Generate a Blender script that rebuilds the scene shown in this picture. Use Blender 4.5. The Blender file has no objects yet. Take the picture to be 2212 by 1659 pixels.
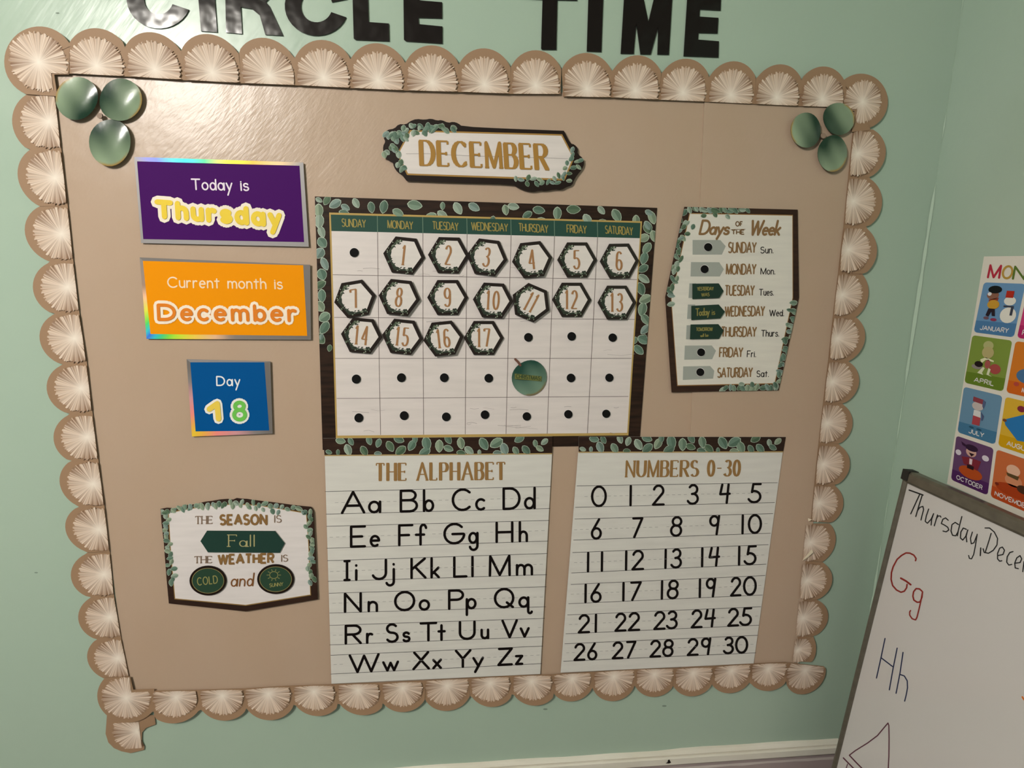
import bpy, math, random
from mathutils import Vector, Matrix
sc = bpy.context.scene
R = math.radians
# ---------------------------------------------------------------- camera
F, YAW, PITCH, ROLL = 1284.8, 0.1015, 0.1978, -0.0179
CAM = Vector((0, -1.0, 1.62))
cy, sy, cp, sp = math.cos(YAW), math.sin(YAW), math.cos(PITCH), math.sin(PITCH)
FW = Vector((sy*cp, cy*cp, -sp)); _r = Vector((cy, -sy, 0)); _d = FW.cross(_r)
RT = math.cos(ROLL)*_r + math.sin(ROLL)*_d
DN = -math.sin(ROLL)*_r + math.cos(ROLL)*_d
cd = bpy.data.cameras.new('camera'); cam = bpy.data.objects.new('camera', cd)
sc.collection.objects.link(cam); sc.camera = cam
m = Matrix((RT, -DN, -FW)).transposed().to_4x4(); m.translation = CAM; cam.matrix_world = m
cd.sensor_width = 36; cd.lens = F/2212*36; cd.clip_start = .02
# ---------------------------------------------------------------- world, light, exposure
w = bpy.data.worlds.new('world'); sc.world = w; w.use_nodes = True
w.node_tree.nodes['Background'].inputs[0].default_value = (.93, .97, 1.0, 1)
w.node_tree.nodes['Background'].inputs[1].default_value = .18
sc.view_settings.view_transform = 'Standard'; sc.view_settings.look = 'None'
sc.view_settings.exposure = 0.0; sc.view_settings.gamma = 1
sc.view_settings.use_curve_mapping = False
def area(name, loc, target, sx, sy_, power, col):
    l = bpy.data.lights.new(name, 'AREA'); l.shape = 'RECTANGLE'; l.size = sx; l.size_y = sy_
    l.energy = power; l.color = col
    o = bpy.data.objects.new(name, l); sc.collection.objects.link(o); o.location = loc
    o.rotation_euler = (Vector(target)-Vector(loc)).to_track_quat('-Z', 'Y').to_euler()
    return o
CEIL = 2.48
LAMP = (-1.04, -1.62, 2.33)                     # round globe lamp, above and left of the board
_l = bpy.data.lights.new('ceiling_lamp_light', 'POINT'); _l.shadow_soft_size = .15; _l.energy = 94; _l.color = (1, .965, .91)
_o = bpy.data.objects.new('ceiling_lamp_light', _l); sc.collection.objects.link(_o); _o.location = LAMP
area('fill_light', (.2, -3.4, CEIL-.07), (.2, -3.4, 0), .9, .5, 6, (1, .95, .92))  # dim fill light added for the rest of the room, no fixture
# ---------------------------------------------------------------- helpers: colours, planes
def S(r, g=None, b=None):
    if g is None: r, g, b = r
    return tuple((c/255/12.92 if c/255 <= .04045 else ((c/255+.055)/1.055)**2.4) for c in (r, g, b))
def mixc(a, b, t): return tuple(a[i]*(1-t)+b[i]*t for i in range(3))
def ray(x, y): return FW + RT*((x-1106)/F) + DN*((y-829.5)/F)
class Plane:
    def __init__(s, o, n): s.o = Vector(o); s.n = Vector(n).normalized()
    def at(s, p, h=0.0):
        if len(p) == 3: return Vector(p) + s.n*h
        r = ray(*p); o = s.o + s.n*h
        return CAM + r*((o-CAM).dot(s.n)/r.dot(s.n))
XC = .832
BACK = Plane((0, 0, 0), (0, -1, 0)); SIDE = Plane((XC, 0, 0), (-1, 0, 0))
def Z(ox, oy, s): return lambda x, y: (ox+x*s, oy+y*s)
def lerp(a, b, t): return tuple(a[i]*(1-t)+b[i]*t for i in range(len(a)))
def bil(q, u, v): return lerp(lerp(q[0], q[1], u), lerp(q[3], q[2], u), v)   # q = TL,TR,BR,BL
# ---------------------------------------------------------------- materials
MATS = {}
def mat(name, col=None, rough=.5, spec=.5, metal=0, attr=False, noise=None, bump=None, coat=0, extra=None):
    if name in MATS: return MATS[name]
    M = bpy.data.materials.new(name); M.use_nodes = True; nt = M.node_tree; bs = nt.nodes['Principled BSDF']
    bs.inputs['Roughness'].default_value = rough; bs.inputs['Metallic'].default_value = metal
    bs.inputs['Specular IOR Level'].default_value = spec; bs.inputs['Coat Weight'].default_value = coat
    bs.inputs['Coat Roughness'].default_value = .12
    L = nt.links.new; tc = nt.nodes.new('ShaderNodeTexCoord')
    src = None
    if attr:
        a = nt.nodes.new('ShaderNodeAttribute'); a.attribute_name = 'Col'; src = a.outputs['Color']
    elif col is not None:
        rgb = nt.nodes.new('ShaderNodeRGB'); rgb.outputs[0].default_value = (*col, 1); src = rgb.outputs[0]
    if noise:                                   # (scale xyz, detail, amount, col2)
        mp = nt.nodes.new('ShaderNodeMapping'); mp.inputs['Scale'].default_value = noise[0]
        mp.inputs['Rotation'].default_value = noise[4] if len(noise) > 4 else (0, 0, 0)
        n = nt.nodes.new('ShaderNodeTexNoise'); n.inputs['Scale'].default_value = 1; n.inputs['Detail'].default_value = noise[1]
        L(tc.outputs['Object'], mp.inputs[0]); L(mp.outputs[0], n.inputs[0])
        cr = nt.nodes.new('ShaderNodeMapRange'); cr.inputs['From Min'].default_value = .35; cr.inputs['From Max'].default_value = .7
        cr.inputs['To Max'].default_value = noise[2]; L(n.outputs[0], cr.inputs[0])
        mx = nt.nodes.new('ShaderNodeMix'); mx.data_type = 'RGBA'
        L(cr.outputs[0], mx.inputs[0]); L(src, mx.inputs[6]); mx.inputs[7].default_value = (*noise[3], 1); src = mx.outputs[2]
    if src: L(src, bs.inputs['Base Color'])
    if bump:                                    # list of (scale xyz, rot, detail, strength, dist)
        prev = None
        for (scl, rot, det, st, dist) in bump:
            mp = nt.nodes.new('ShaderNodeMapping'); mp.inputs['Scale'].default_value = scl
            mp.vector_type = 'TEXTURE' if False else 'POINT'
            vr = nt.nodes.new('ShaderNodeVectorRotate'); vr.rotation_type = 'Y_AXIS'; vr.inputs['Angle'].default_value = rot
            n = nt.nodes.new('ShaderNodeTexNoise'); n.inputs['Scale'].default_value = 1; n.inputs['Detail'].default_value = det
            L(tc.outputs['Object'], vr.inputs[0]); L(vr.outputs[0], mp.inputs[0]); L(mp.outputs[0], n.inputs[0])
            b = nt.nodes.new('ShaderNodeBump'); b.inputs['Strength'].default_value = st; b.inputs['Distance'].default_value = dist
            L(n.outputs[0], b.inputs['Height'])
            if prev: L(prev.outputs[0], b.inputs['Normal'])
            prev = b
        L(prev.outputs[0], bs.inputs['Normal'])
    MATS[name] = M; return M
SAGE = S(170, 190, 172)
wall_m = mat('sage_paint', SAGE, .28, .42, noise=((5, 5, 5), 5, .25, S(160, 183, 166)),
             bump=[((90, 90, 14), R(-38), 3, .35, .0012), ((14, 14, 14), 0, 3, .25, .004)])
lower_m = mat('taupe_paint', S(176, 160, 158), .5, .4, noise=((6, 6, 6), 4, .4, S(150, 137, 132)))
white_m = mat('white_paint', S(226, 221, 208), .4, .4, noise=((9, 9, 40), 4, .35, S(200, 192, 172)), bump=[((30, 30, 60), 0, 3, .3, .001)])
ceil_m = mat('ceiling_white', S(222, 218, 208), .8, .3, bump=[((60, 60, 60), 0, 3, .3, .002)])
floor_m = mat('floor_vinyl', S(96, 88, 80), .45, .4, noise=((3, 3, 3), 5, .5, S(76, 68, 60)))
kraft_m = mat('kraft_paper', S(186, 162, 141), .29, .40, noise=((7, 7, 4), 5, .35, S(181, 153, 126)),
              bump=[((260, 260, 80), R(-42), 3, .45, .0006), ((7, 7, 7), 0, 3, .26, .012)])
print_m = mat('printed_card', rough=.48, spec=.16, attr=True)
sign_m = mat('sign_card', rough=.55, spec=.05, attr=True)
matte_m = mat('matte_print', rough=.6, spec=.3, attr=True)
gloss_m = mat('laminated_print', rough=.20, spec=.38, attr=True, bump=[((60, 60, 60), 0, 2, .12, .002)])
letter_m = mat('black_laminate', S(24, 19, 18), .17, .24, bump=[((22, 22, 22), 0, 2, .5, .005)])
shiplap_m = mat('whitewashed_print', rough=.42, spec=.4, attr=True, noise=((12, 12, 110), 6, .20, S(180, 174, 170)))
wood_m = mat('dark_wood_print', rough=.5, spec=.15, attr=True, noise=((16, 16, 160), 5, .55, S(70, 48, 34)))
foil_m = mat('silver_foil', rough=.4, spec=.25, attr=True, metal=.2)
board_m = mat('whiteboard_enamel', rough=.14, spec=.5, attr=True)
alu_m = mat('aluminium', S(120, 114, 100), .35, .5, metal=.5, noise=((4, 60, 60), 4, .4, S(80, 74, 62)))
# ---------------------------------------------------------------- mesh builder
class B:
    def __init__(s, plane=BACK): s.v = []; s.f = []; s.c = []; s.pl = plane; s.k = 0
    def face(s, pts, col):
        n = len(s.v); s.v += [Vector(p) for p in pts]; s.f.append(tuple(range(n, n+len(pts))))
        s.c += (col if isinstance(col, list) else [col]*len(pts))
    def poly(s, pts, h, col): s.face([s.pl.at(p, h) for p in pts], col)
    def slab(s, pts, h0, h1, col, edge=None):
        edge = edge or (mixc(col, (0, 0, 0), .25) if not isinstance(col, list) else col[0])
        a = [s.pl.at(p, h1) for p in pts]; b = [p - s.pl.n*(h1-h0) for p in a]
        s.face(a, col); s.face(b[::-1], edge)
        for i in range(len(a)):
            j = (i+1) % len(a); s.face([a[i], b[i], b[j], a[j]], edge)
    def disc(s, c, rx, ry, h, col, n=24, rot=0, slab=None):
        pts = ell(c[0], c[1], rx, ry, 0, 360, n, rot)[:-1]
        s.slab(pts, slab, h, col) if slab is not None else s.poly(pts, h, col)
    def stroke(s, pts, wd, h, col, cap='round', n=8, wf=None):
        P = [Vector(p) for p in pts]
        W = [wd]*(len(P)-1)
        if wf: W = [wf(P[i+1]-P[i]) for i in range(len(P)-1)]
        for i in range(len(P)-1):
            d = P[i+1]-P[i]
            if d.length < 1e-6: continue
            q = Vector((-d.y, d.x)).normalized()*W[i]/2
            s.k += 1; s.poly([P[i]-q, P[i+1]-q, P[i+1]+q, P[i]+q], h+(s.k % 97)*2.5e-6, col)
        for i in range(len(P)):
            if cap == 'round' or 0 < i < len(P)-1:
                r = (W[i-1] if i == len(P)-1 else W[i] if i == 0 else min(W[i-1], W[i]))/2
                if r > .5: s.k += 1; s.poly(ell(P[i].x, P[i].y, r, r, 0, 360, n)[:-1], h+(s.k % 97)*2.5e-6, col)
    def obj(s, name, m, parent=None, label=None):
        me = bpy.data.meshes.new(name)
        c = Vector((0, 0, 0))
        for v in s.v: c += v
        c /= max(1, len(s.v))
        me.from_pydata([tuple(v-c) for v in s.v], [], s.f); me.materials.append(m)
        a = me.color_attributes.new('Col', 'FLOAT_COLOR', 'CORNER')
        flat = []
        for q in s.c: flat += [q[0], q[1], q[2], 1.0]
        a.data.foreach_set('color', flat)
        o = bpy.data.objects.new(name, me); sc.collection.objects.link(o)
        if parent: o.parent = parent; o.location = c - wloc(parent)
        else: o.location = c
        if label: o['label'] = label
        if name == 'leaf_print': o['kind'] = 'stuff'
        return o
def wloc(o):
    l = Vector(o.location)
    while o.parent: o = o.parent; l += Vector(o.location)
    return l
def thing(name, label, cat, loc, group=None):
    o = bpy.data.objects.new(name, None); o.empty_display_size = .02; sc.collection.objects.link(o)
    o.location = loc; tag(o, label, cat, group); return o
def tag(o, label, cat, group=None):
    o['label'] = label; o['category'] = cat
    if group: o['group'] = group
    return o
def ell(cx, cyy, rx, ry, a0, a1, n=24, rot=0):
    cr, sr = math.cos(R(rot)), math.sin(R(rot)); out = []
    for i in range(n+1):
        a = R(a0+(a1-a0)*i/n); x, y = rx*math.cos(a), ry*math.sin(a)
        out.append((cx+x*cr-y*sr, cyy+x*sr+y*cr))
    return out
def clip(pts, q):
    """keep the part of pts inside the convex px polygon q (clockwise on the picture)"""
    for i in range(len(q)):
        a, b = q[i], q[(i+1) % len(q)]; out = []
        ins = lambda p: (b[0]-a[0])*(p[1]-a[1])-(b[1]-a[1])*(p[0]-a[0]) >= 0
        for k in range(len(pts)):
            p, r = pts[k], pts[(k+1) % len(pts)]
            ip, ir = ins(p), ins(r)
            if ip: out.append(p)
            if ip != ir:
                d = (b[0]-a[0])*(r[1]-p[1])-(b[1]-a[1])*(r[0]-p[0])
                t = ((b[1]-a[1])*(p[0]-a[0])-(b[0]-a[0])*(p[1]-a[1]))/d
                out.append((p[0]+(r[0]-p[0])*t, p[1]+(r[1]-p[1])*t))
        pts = out
        if len(pts) < 3: return []
    return pts
# ---------------------------------------------------------------- stroke alphabet (x 0..1, y baseline 0, cap 1)
def arc(cx, cyy, rx, ry, a0, a1, n=None): return ell(cx, cyy, rx, ry, a0, a1, n or max(6, int(abs(a1-a0)/18)))
BL_ = lambda cx: arc(cx, .25, .46, .25, 0, 360)
FONT = {
'A': (.85, [(0,0),(.5,1),(1,0)], [(.18,.34),(.82,.34)]),
'B': (.62, [(0,0),(0,1),(.5,1)]+arc(.55,.77,.37,.23,90,-90)+[(0,.54)], [(.1,.54),(.5,.54)]+arc(.58,.27,.42,.27,90,-90)+[(0,0)]),
'C': (.8, arc(.55,.5,.55,.5,45,315)), 'D': (.75, [(0,0),(0,1)]+arc(.4,.5,.6,.5,90,-90)+[(0,0)]),
'E': (.58, [(1,1),(0,1),(0,0),(1,0)], [(0,.5),(.8,.5)]), 'F': (.55, [(1,1),(0,1),(0,0)], [(0,.5),(.75,.5)]),
'G': (.85, arc(.52,.5,.52,.5,42,352)+[(1.0,.48),(.42,.48)]), 'H': (.68, [(0,0),(0,1)], [(1,0),(1,1)], [(0,.5),(1,.5)]),
'I': (.04, [(.5,0),(.5,1)]), 'J': (.6, [(1,1),(1,.3)]+arc(.5,.3,.5,.3,0,-160)),
'\u00ce': (.3, [(.5,0),(.5,1)], [(0,1),(1,1)], [(0,0),(1,0)]),
'K': (.65, [(0,0),(0,1)], [(.95,1),(0,.44)], [(.25,.58),(1,0)]), 'L': (.52, [(0,1),(0,0),(1,0)]),
'M': (.88, [(0,0),(.02,1),(.5,.02),(.98,1),(1,0)]), 'N': (.72, [(0,0),(0,1),(1,0),(1,1)]),
'O': (.86, arc(.5,.5,.5,.5,0,360)), 'P': (.6, [(0,0),(0,1),(.5,1)]+arc(.55,.745,.45,.255,90,-90)+[(0,.49)]),
'Q': (.9, arc(.47,.5,.5,.5,0,360), [(.62,.26),(.95,0)]),
'R': (.64, [(0,0),(0,1),(.5,1)]+arc(.55,.75,.43,.25,90,-90)+[(0,.5)], [(.45,.5),(1,0)]),
'S': (.6, arc(.48,.76,.44,.24,35,270)+arc(.5,.26,.5,.26,90,-150)), 'T': (.68, [(0,1),(1,1)], [(.5,1),(.5,0)]),
'U': (.7, [(0,1),(0,.36)]+arc(.5,.36,.5,.36,180,360)+[(1,1)]), 'V': (.75, [(0,1),(.5,0),(1,1)]),
'W': (1.1, [(0,1),(.27,0),(.5,.95),(.75,0),(1,1)]), 'X': (.7, [(.05,1),(1,0)], [(.95,1),(0,0)]),
'Y': (.7, [(0,1),(.48,.5),(.48,0)], [(1,1),(.48,.5)]), 'Z': (.68, [(.05,1),(1,1),(0,0),(1,0)]),
'a': (.5, BL_(.46), [(1,.5),(1,0)]), 'b': (.46, [(0,1),(0,0)], BL_(.54)), 'c': (.44, arc(.53,.25,.53,.25,48,312)),
'd': (.48, [(1,1),(1,0)], BL_(.46)), 'e': (.47, [(.04,.27),(.98,.27)]+arc(.5,.25,.49,.25,10,308)),
'f': (.38, arc(.74,.8,.28,.2,10,180)+[(.46,0)], [(0,.5),(.82,.5)]),
'g': (.46, BL_(.46), [(1,.5),(1,-.15)]+arc(.53,-.15,.47,.22,0,-165)),
'h': (.42, [(0,1),(0,0)], [(0,.22)]+arc(.5,.28,.5,.22,170,0)+[(1,0)]),
'i': (.04, [(.5,.5),(.5,0)], [(.5,.74),(.5,.76)]), 'j': (.3, [(1,.5),(1,-.15)]+arc(.5,-.15,.5,.2,0,-160), [(.98,.74),(.98,.76)]),
'k': (.42, [(0,1),(0,0)], [(.95,.5),(0,.16)], [(.3,.28),(1,0)]), 'l': (.04, [(.5,1),(.5,0)]),
'm': (.72, [(0,.5),(0,0)], [(0,.22)]+arc(.26,.3,.24,.2,170,0)+[(.5,0)], [(.5,.22)]+arc(.75,.3,.25,.2,170,0)+[(1,0)]),
'n': (.42, [(0,.5),(0,0)], [(0,.22)]+arc(.5,.28,.5,.22,170,0)+[(1,0)]), 'o': (.48, arc(.5,.25,.5,.25,0,360)),
'p': (.46, [(0,.5),(0,-.36)], BL_(.54)), 'q': (.6, arc(.34,.25,.34,.25,0,360), [(.7,.5),(.7,-.2)]+arc(.85,-.24,.15,.12,190,340)),
'r': (.34, [(0,.5),(0,0)], [(0,.2)]+arc(.6,.24,.6,.26,160,60)),
's': (.4, arc(.48,.38,.44,.12,25,270)+arc(.5,.13,.5,.13,90,-155)), 't': (.36, [(.48,.85),(.48,0)], [(0,.5),(1,.5)]),
'u': (.42, [(0,.5),(0,.2)]+arc(.5,.2,.5,.2,180,360), [(1,.5),(1,0)]), 'v': (.46, [(0,.5),(.48,0),(1,.5)]),
'w': (.7, [(0,.5),(.28,0),(.5,.45),(.74,0),(1,.5)]), 'x': (.46, [(0,.5),(1,0)], [(1,.5),(0,0)]),
'y': (.46, [(0,.5),(.5,.02)], [(1,.5),(.18,-.36)]), 'z': (.46, [(0,.5),(1,.5),(0,0),(1,0)]),
'0': (.62, arc(.5,.5,.5,.5,0,360)), '1': (.08, [(.6,1),(.4,0)]),
'2': (.6, arc(.5,.73,.42,.27,165,-25)+[(0,0),(.95,0)]),
'3': (.55, arc(.52,.77,.4,.23,150,-80)+[(.4,.52)], [(.4,.53)]+arc(.45,.27,.52,.27,75,-155)),
'4': (.55, [(.22,1),(0,.48),(1,.5)], [(.88,1),(.68,0)]),
'5': (.56, [(1,1),(.35,1),(.22,.56)]+arc(.42,.31,.55,.31,105,-155)),
'6': (.52, [(.8,1),(.1,.42)], arc(.5,.27,.48,.27,0,360)), '7': (.56, [(0,1),(1,1),(.1,0)]),
'8': (.56, arc(.56,.77,.4,.23,0,360), arc(.47,.28,.47,.28,0,360)),
'9': (.52, arc(.46,.74,.45,.26,0,360), [(1,1),(.72,0)]),
'.': (.04, [(.5,.02),(.5,.05)]), ',': (.1, [(.6,.1),(.2,-.16)]), '-': (.4, [(0,.5),(1,.5)]), ' ': (.36,),
}
SER = {'1': (.34, [(.1,.84),(.5,1),(.5,0)], [(.1,0),(.9,0)]), 'I': (.06, [(.5,0),(.5,1)]),
       '4': (.5, [(.75,0),(.75,1),(0,.3),(1,.3)], [(.55,0),(.95,0)]),
       '6': (.5, arc(.55,.74,.42,.26,30,180)+[(.02,.3)], arc(.5,.28,.48,.28,0,360)), '0': (.5, arc(.5,.5,.5,.5,0,360)),
       '7': (.5, [(.02,.86),(0,1),(1,1),(.45,0)]), '9': (.5, arc(.5,.72,.48,.28,0,360), [(.98,.7)]+arc(.5,.26,.48,.26,0,-150)),
       '8': (.5, arc(.5,.77,.4,.23,0,360), arc(.5,.28,.48,.28,0,360)), '5': (.5, [(.95,1),(.1,1),(.08,.56)]+arc(.45,.3,.52,.3,110,-155))}
def glyph(b, ch, mp, wd, h, col, style='round', thin=None):
    g = (SER.get(ch) if style == 'serif' else None) or FONT[ch]
    for st in g[1:]:
        if style == 'serif':
            wd_ = wd*(.72 if ch in 'MNWA' else 1)
            wf = lambda d: thin+(wd_-thin)*min(1, abs(d.y)/(d.length+1e-6))**1.5
            b.stroke([mp(*p) for p in st], wd, h, col, 'butt', 6, wf)
            for (p, o) in ((st[0], st[1]), (st[-1], st[-2])):
                if ch.isdigit() and ch != '1': continue
                dx, dy = abs(o[0]-p[0])*g[0], abs(o[1]-p[1])
                if dy > dx*1.2 and (p[1] < .06 or p[1] > .94):
                    k = .13/max(.3, g[0]); b.stroke([mp(p[0]-k, p[1]), mp(p[0]+k, p[1])], thin*1.1, h, col, 'butt')
                elif dx >= dy and ch in 'EFTLCS':
                    b.stroke([mp(p[0], p[1]-(0 if p[1] < .1 else .13 if p[1] > .9 else .07)), mp(p[0], p[1]+(.13 if p[1] < .1 else 0 if p[1] > .9 else .07))], thin*1.2, h, col, 'butt')
            if ch in 'BDEFLPRU' and st is g[1]:
                k = .11/max(.3, g[0])
                for yy in ((0, 1) if ch != 'U' else (1,)): b.stroke([mp(-k, yy), mp(.25*k, yy)], thin*1.1, h, col, 'butt')
        else:
            b.stroke([mp(*p) for p in st], wd, h, col, 'round' if style == 'round' else 'butt', 8 if wd > 3 else 6)
def text(b, s, p0, p1, up, wd, h, col, upr=None, track=.2, style='round', thin=1.0, xh=1.0):
    upr = upr or up
    gs = [((SER.get(c) if style == 'serif' else None) or FONT[c])[0] for c in s]
    adv = []; x = 0
    for i, g in enumerate(gs): adv.append((x, g)); x += g+track
    tot = x-track
    for ch, (x0, g) in zip(s, adv):
        if ch == ' ': continue
        def mp(u, v, x0=x0, g=g, ch=ch):
            if ch.islower() and xh > 1: v = v*xh if v <= .5 else .5*xh+(v-.5)*(1-.5*xh)/.5
            t = (x0+u*g)/tot; bx = lerp(p0, p1, t); uu = lerp(up, upr, t)
            return (bx[0]+uu[0]*v, bx[1]+uu[1]*v)
        glyph(b, ch, mp, wd, h, col, style, thin)
# ---------------------------------------------------------------- printed leaf
GREENS = [S(126,148,128), S(108,134,118), S(146,162,138), S(96,120,104), S(154,170,154), S(92,114,90), S(132,152,144)]
rnd = random.Random(7)
def leaf(b, c, L, Wd, ang, h, rim=True, q=None, cols=None):
    g = cols or rnd.choice(GREENS); g2 = mixc(g, S(40, 66, 50), rnd.uniform(.25, .5)); gr = mixc(g, S(222, 232, 212), .45)
    ca, sa = math.cos(R(ang)), math.sin(R(ang))
    prof = [(0, 0), (.1, .55), (.3, .95), (.55, 1), (.78, .74), (.93, .35), (1, 0)]
    def P(k, sgn): return [(c[0]+(u-.5)*L*k*ca-sgn*v*Wd*.5*k*sa, c[1]+(u-.5)*L*k*sa+sgn*v*Wd*.5*k*ca) for u, v in prof]
    def put(p, hh, col):
        if q: p = clip(p, q)
        if len(p) > 2: b.poly(p, hh, col)
    if rim: put(P(1, 1)+P(1, -1)[::-1][1:-1], h, gr)
    put(P(.88, 1), h+3.3e-4, g); put(P(.88, -1), h+3.35e-4, g2)
def scatter(b, ptsf, n, L0, L1, h, q=None, seed=1, rim=True):
    rr = random.Random(seed)
    for i in range(n):
        c = ptsf(rr, i); leaf(b, c, rr.uniform(L0, L1), rr.uniform(L0, L1)*.72, rr.uniform(0, 360), h+(i % 9)*3e-5, rim, q)
# ================================================================= SETTING
def box(b, x0, x1, y0, y1, z0, z1, col=(.5, .5, .5)):
    v = [Vector((x, y, z)) for x in (x0, x1) for y in (y0, y1) for z in (z0, z1)]
    for f in ((0,1,3,2), (4,6,7,5), (0,4,5,1), (2,3,7,6), (0,2,6,4), (1,5,7,3)): b.face([v[i] for i in f], col)
def struct(name, m, *boxes, parent=None):
    b = B()
    for q in boxes: box(b, *q)
    o = b.obj(name, m, parent)
    if not parent: o['kind'] = 'structure'
    return o
RZ = .662   # top of the chair rail
wb = struct('wall_back', wall_m, (-2.6, XC+.1, 0, .1, RZ-.03, CEIL))
struct('lower_wall', lower_m, (-2.6, XC+.1, 0, .1, 0, RZ-.03), parent=wb)
wr = struct('wall_right', wall_m, (XC, XC+.1, -3.9, -.0001, RZ-.03, CEIL))
struct('lower_wall', lower_m, (XC, XC+.1, -3.9, -.0001, 0, RZ-.03), parent=wr)
struct('floor', floor_m, (-2.6, XC+.1, -3.9, .1, -.1, 0))
struct('ceiling', ceil_m, (-2.6, XC+.1, -3.9, .1, CEIL, CEIL+.1))
# wavy painted corner bead
b = B(); rr = random.Random(3); zz = RZ; pv = None
while zz < CEIL:
    xw = .0028+.0016*math.sin(zz*9)+rr.uniform(-.0015, .0015); pt = (xw, zz)
    if pv:
        a0 = Vector((XC-pv[0], -.0012, pv[1])); a1 = Vector((XC-pt[0], -.0012, pt[1]))
        c0 = Vector((XC-.0012, -pv[0], pv[1])); c1 = Vector((XC-.0012, -pt[0], pt[1]))
        b.face([a0, c0, c1, a1], SAGE)
    pv = pt; zz += .03
o = b.obj('trim_2', mat('corner_caulk', S(176, 196, 176), .6, .2)); o['kind'] = 'structure'
# chair rail: stepped moulding with a groove line
b = B(); X0, X1 = -2.6, .800
prof = [(0, RZ+.0005), (.004, RZ-.0012), (.0090, RZ-.0062), (.0088, RZ-.0068), (.0055, RZ-.0075), (.0058, RZ-.0088), (.0105, RZ-.0092), (.0135, RZ-.0110), (.0140, RZ-.0235), (.0125, RZ-.0260), (0, RZ-.0265)]
N = 70; sec = []
for i in range(N+1):
    x = X0+(X1-X0)*i/N; jit = .0008*math.sin(i*1.7)+.0006*math.sin(i*.6)+(-.0015 if -.25 < x < .44 else 0)
    sec.append([Vector((x, -p[0], p[1]+(jit if k < 2 else 0))) for k, p in enumerate(prof)])
for i in range(N):
    for k in range(len(prof)-1): b.face([sec[i][k], sec[i][k+1], sec[i+1][k+1], sec[i+1][k]], (.8, .8, .8))
b.face(sec[0], (.8, .8, .8)); b.face(sec[-1][::-1], (.8, .8, .8))
rail = b.obj('trim_1', white_m); rail['kind'] = 'structure'
b = B()                                       # sloppy strip of white paint below the rail
rr = random.Random(5); top = []; bot = []
for i in range(121):
    x = X0+(X1-.004-X0)*i/120; top.append((x, -.0008, RZ-.0440)); bot.append((x, -.0008, RZ-.0500+rr.uniform(-.0012, .0012)))
for i in range(120): b.face([top[i], bot[i], bot[i+1], top[i+1]], (.8,)*3)
b.obj('paint_edge', mat('thin_white_paint', S(206, 196, 190), .5), rail)
b = B(); pk = Z(1400, 1479, .1085)
b.poly([pk(345, 1568), pk(385, 1545), pk(398, 1500), pk(425, 1490), pk(440, 1525), pk(460, 1550), pk(420, 1570)], .0146, S(28, 20, 16))
b.obj('chip', matte_m, rail, 'dark chip in the lower edge of the rail')
b = B()
for (x, y, r) in ((1435, 1525, 5), (1350, 1499, 5), (1178, 1532, 5), (1060, 1515, 4), (78, 1237, 4), (124, 28, 4), (1832, 246, 5), (1500, 1490, 3)):
    b.disc((x, y), r, r*.38, .0004, mixc(SAGE, S(60, 70, 62), .55), 10)
b.obj('wall_scuffs', matte_m, wb)
# ceiling lamp (outside the frame; its glare shows on the wall)
t = thing('ceiling_lamp', 'round ceiling lamp above and left of the bulletin board', 'lamp', (LAMP[0], LAMP[1], CEIL))
b = B(); n = 28
for (r0, z0), (r1, z1) in (((.001, CEIL-.001), (.13, CEIL-.001)), ((.13, CEIL-.001), (.12, CEIL-.012)), ((.12, CEIL-.012), (.001, CEIL-.012))):
    for k in range(n):
        a, c = 2*math.pi*k/n, 2*math.pi*(k+1)/n
        b.face([Vector((LAMP[0]+r*math.cos(q), LAMP[1]+r*math.sin(q), z)) for r, z, q in ((r0, z0, a), (r1, z1, a), (r1, z1, c), (r0, z0, c))], (.8,)*3)
b.obj('ceiling_plate', white_m, t)
# ================================================================= BACKING PAPER (two sheets)
def sheet(name, q, h, wave, label, n=(44, 30), seed=0):
    b = B(); rr = random.Random(seed); ph = [rr.uniform(0, 6) for _ in range(6)]
    def H(u, v): return h+wave*(.5+.25*math.sin(7*u+ph[0]+3*v)+.25*math.sin(9*v+ph[1]-4*u))*min(1, 8*min(u, 1-u, v, 1-v)+.15)
    for i in range(n[0]):
        for j in range(n[1]):
            b.face([BACK.at(bil(q, (i+a)/n[0], (j+c)/n[1]), H((i+a)/n[0], (j+c)/n[1])) for a, c in ((0, 0), (0, 1), (1, 1), (1, 0))], (.5,)*3)
    for a, c in ((q[0], q[1]), (q[1], q[2]), (q[2], q[3]), (q[3], q[0])):
        A, C = BACK.at(a, h), BACK.at(c, h); b.face([A, C, C+Vector((0, h, 0)), A+Vector((0, h, 0))], (.5,)*3)
    o = b.obj(name, kraft_m)
    me = o.data; import bmesh
    bm = bmesh.new(); bm.from_mesh(me); bmesh.ops.remove_doubles(bm, verts=bm.verts, dist=1e-5)
    for f in bm.faces: f.smooth = True
    bm.to_mesh(me); bm.free()
    return tag(o, label, 'paper')
sheet('backing_paper', [(108, 150), (1532, 214), (1480, 1452), (276, 1500)], .0005, .0008,
      'large tan kraft paper sheet covering most of the bulletin board, behind the calendar', seed=1)
sheet('backing_paper', [(1522, 212), (1858, 226), (1722, 1436), (1470, 1448)], .0024, .0008,
      'narrow tan kraft paper sheet at the right, overlapping the larger sheet in a vertical seam', (12, 30), 2)
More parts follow.
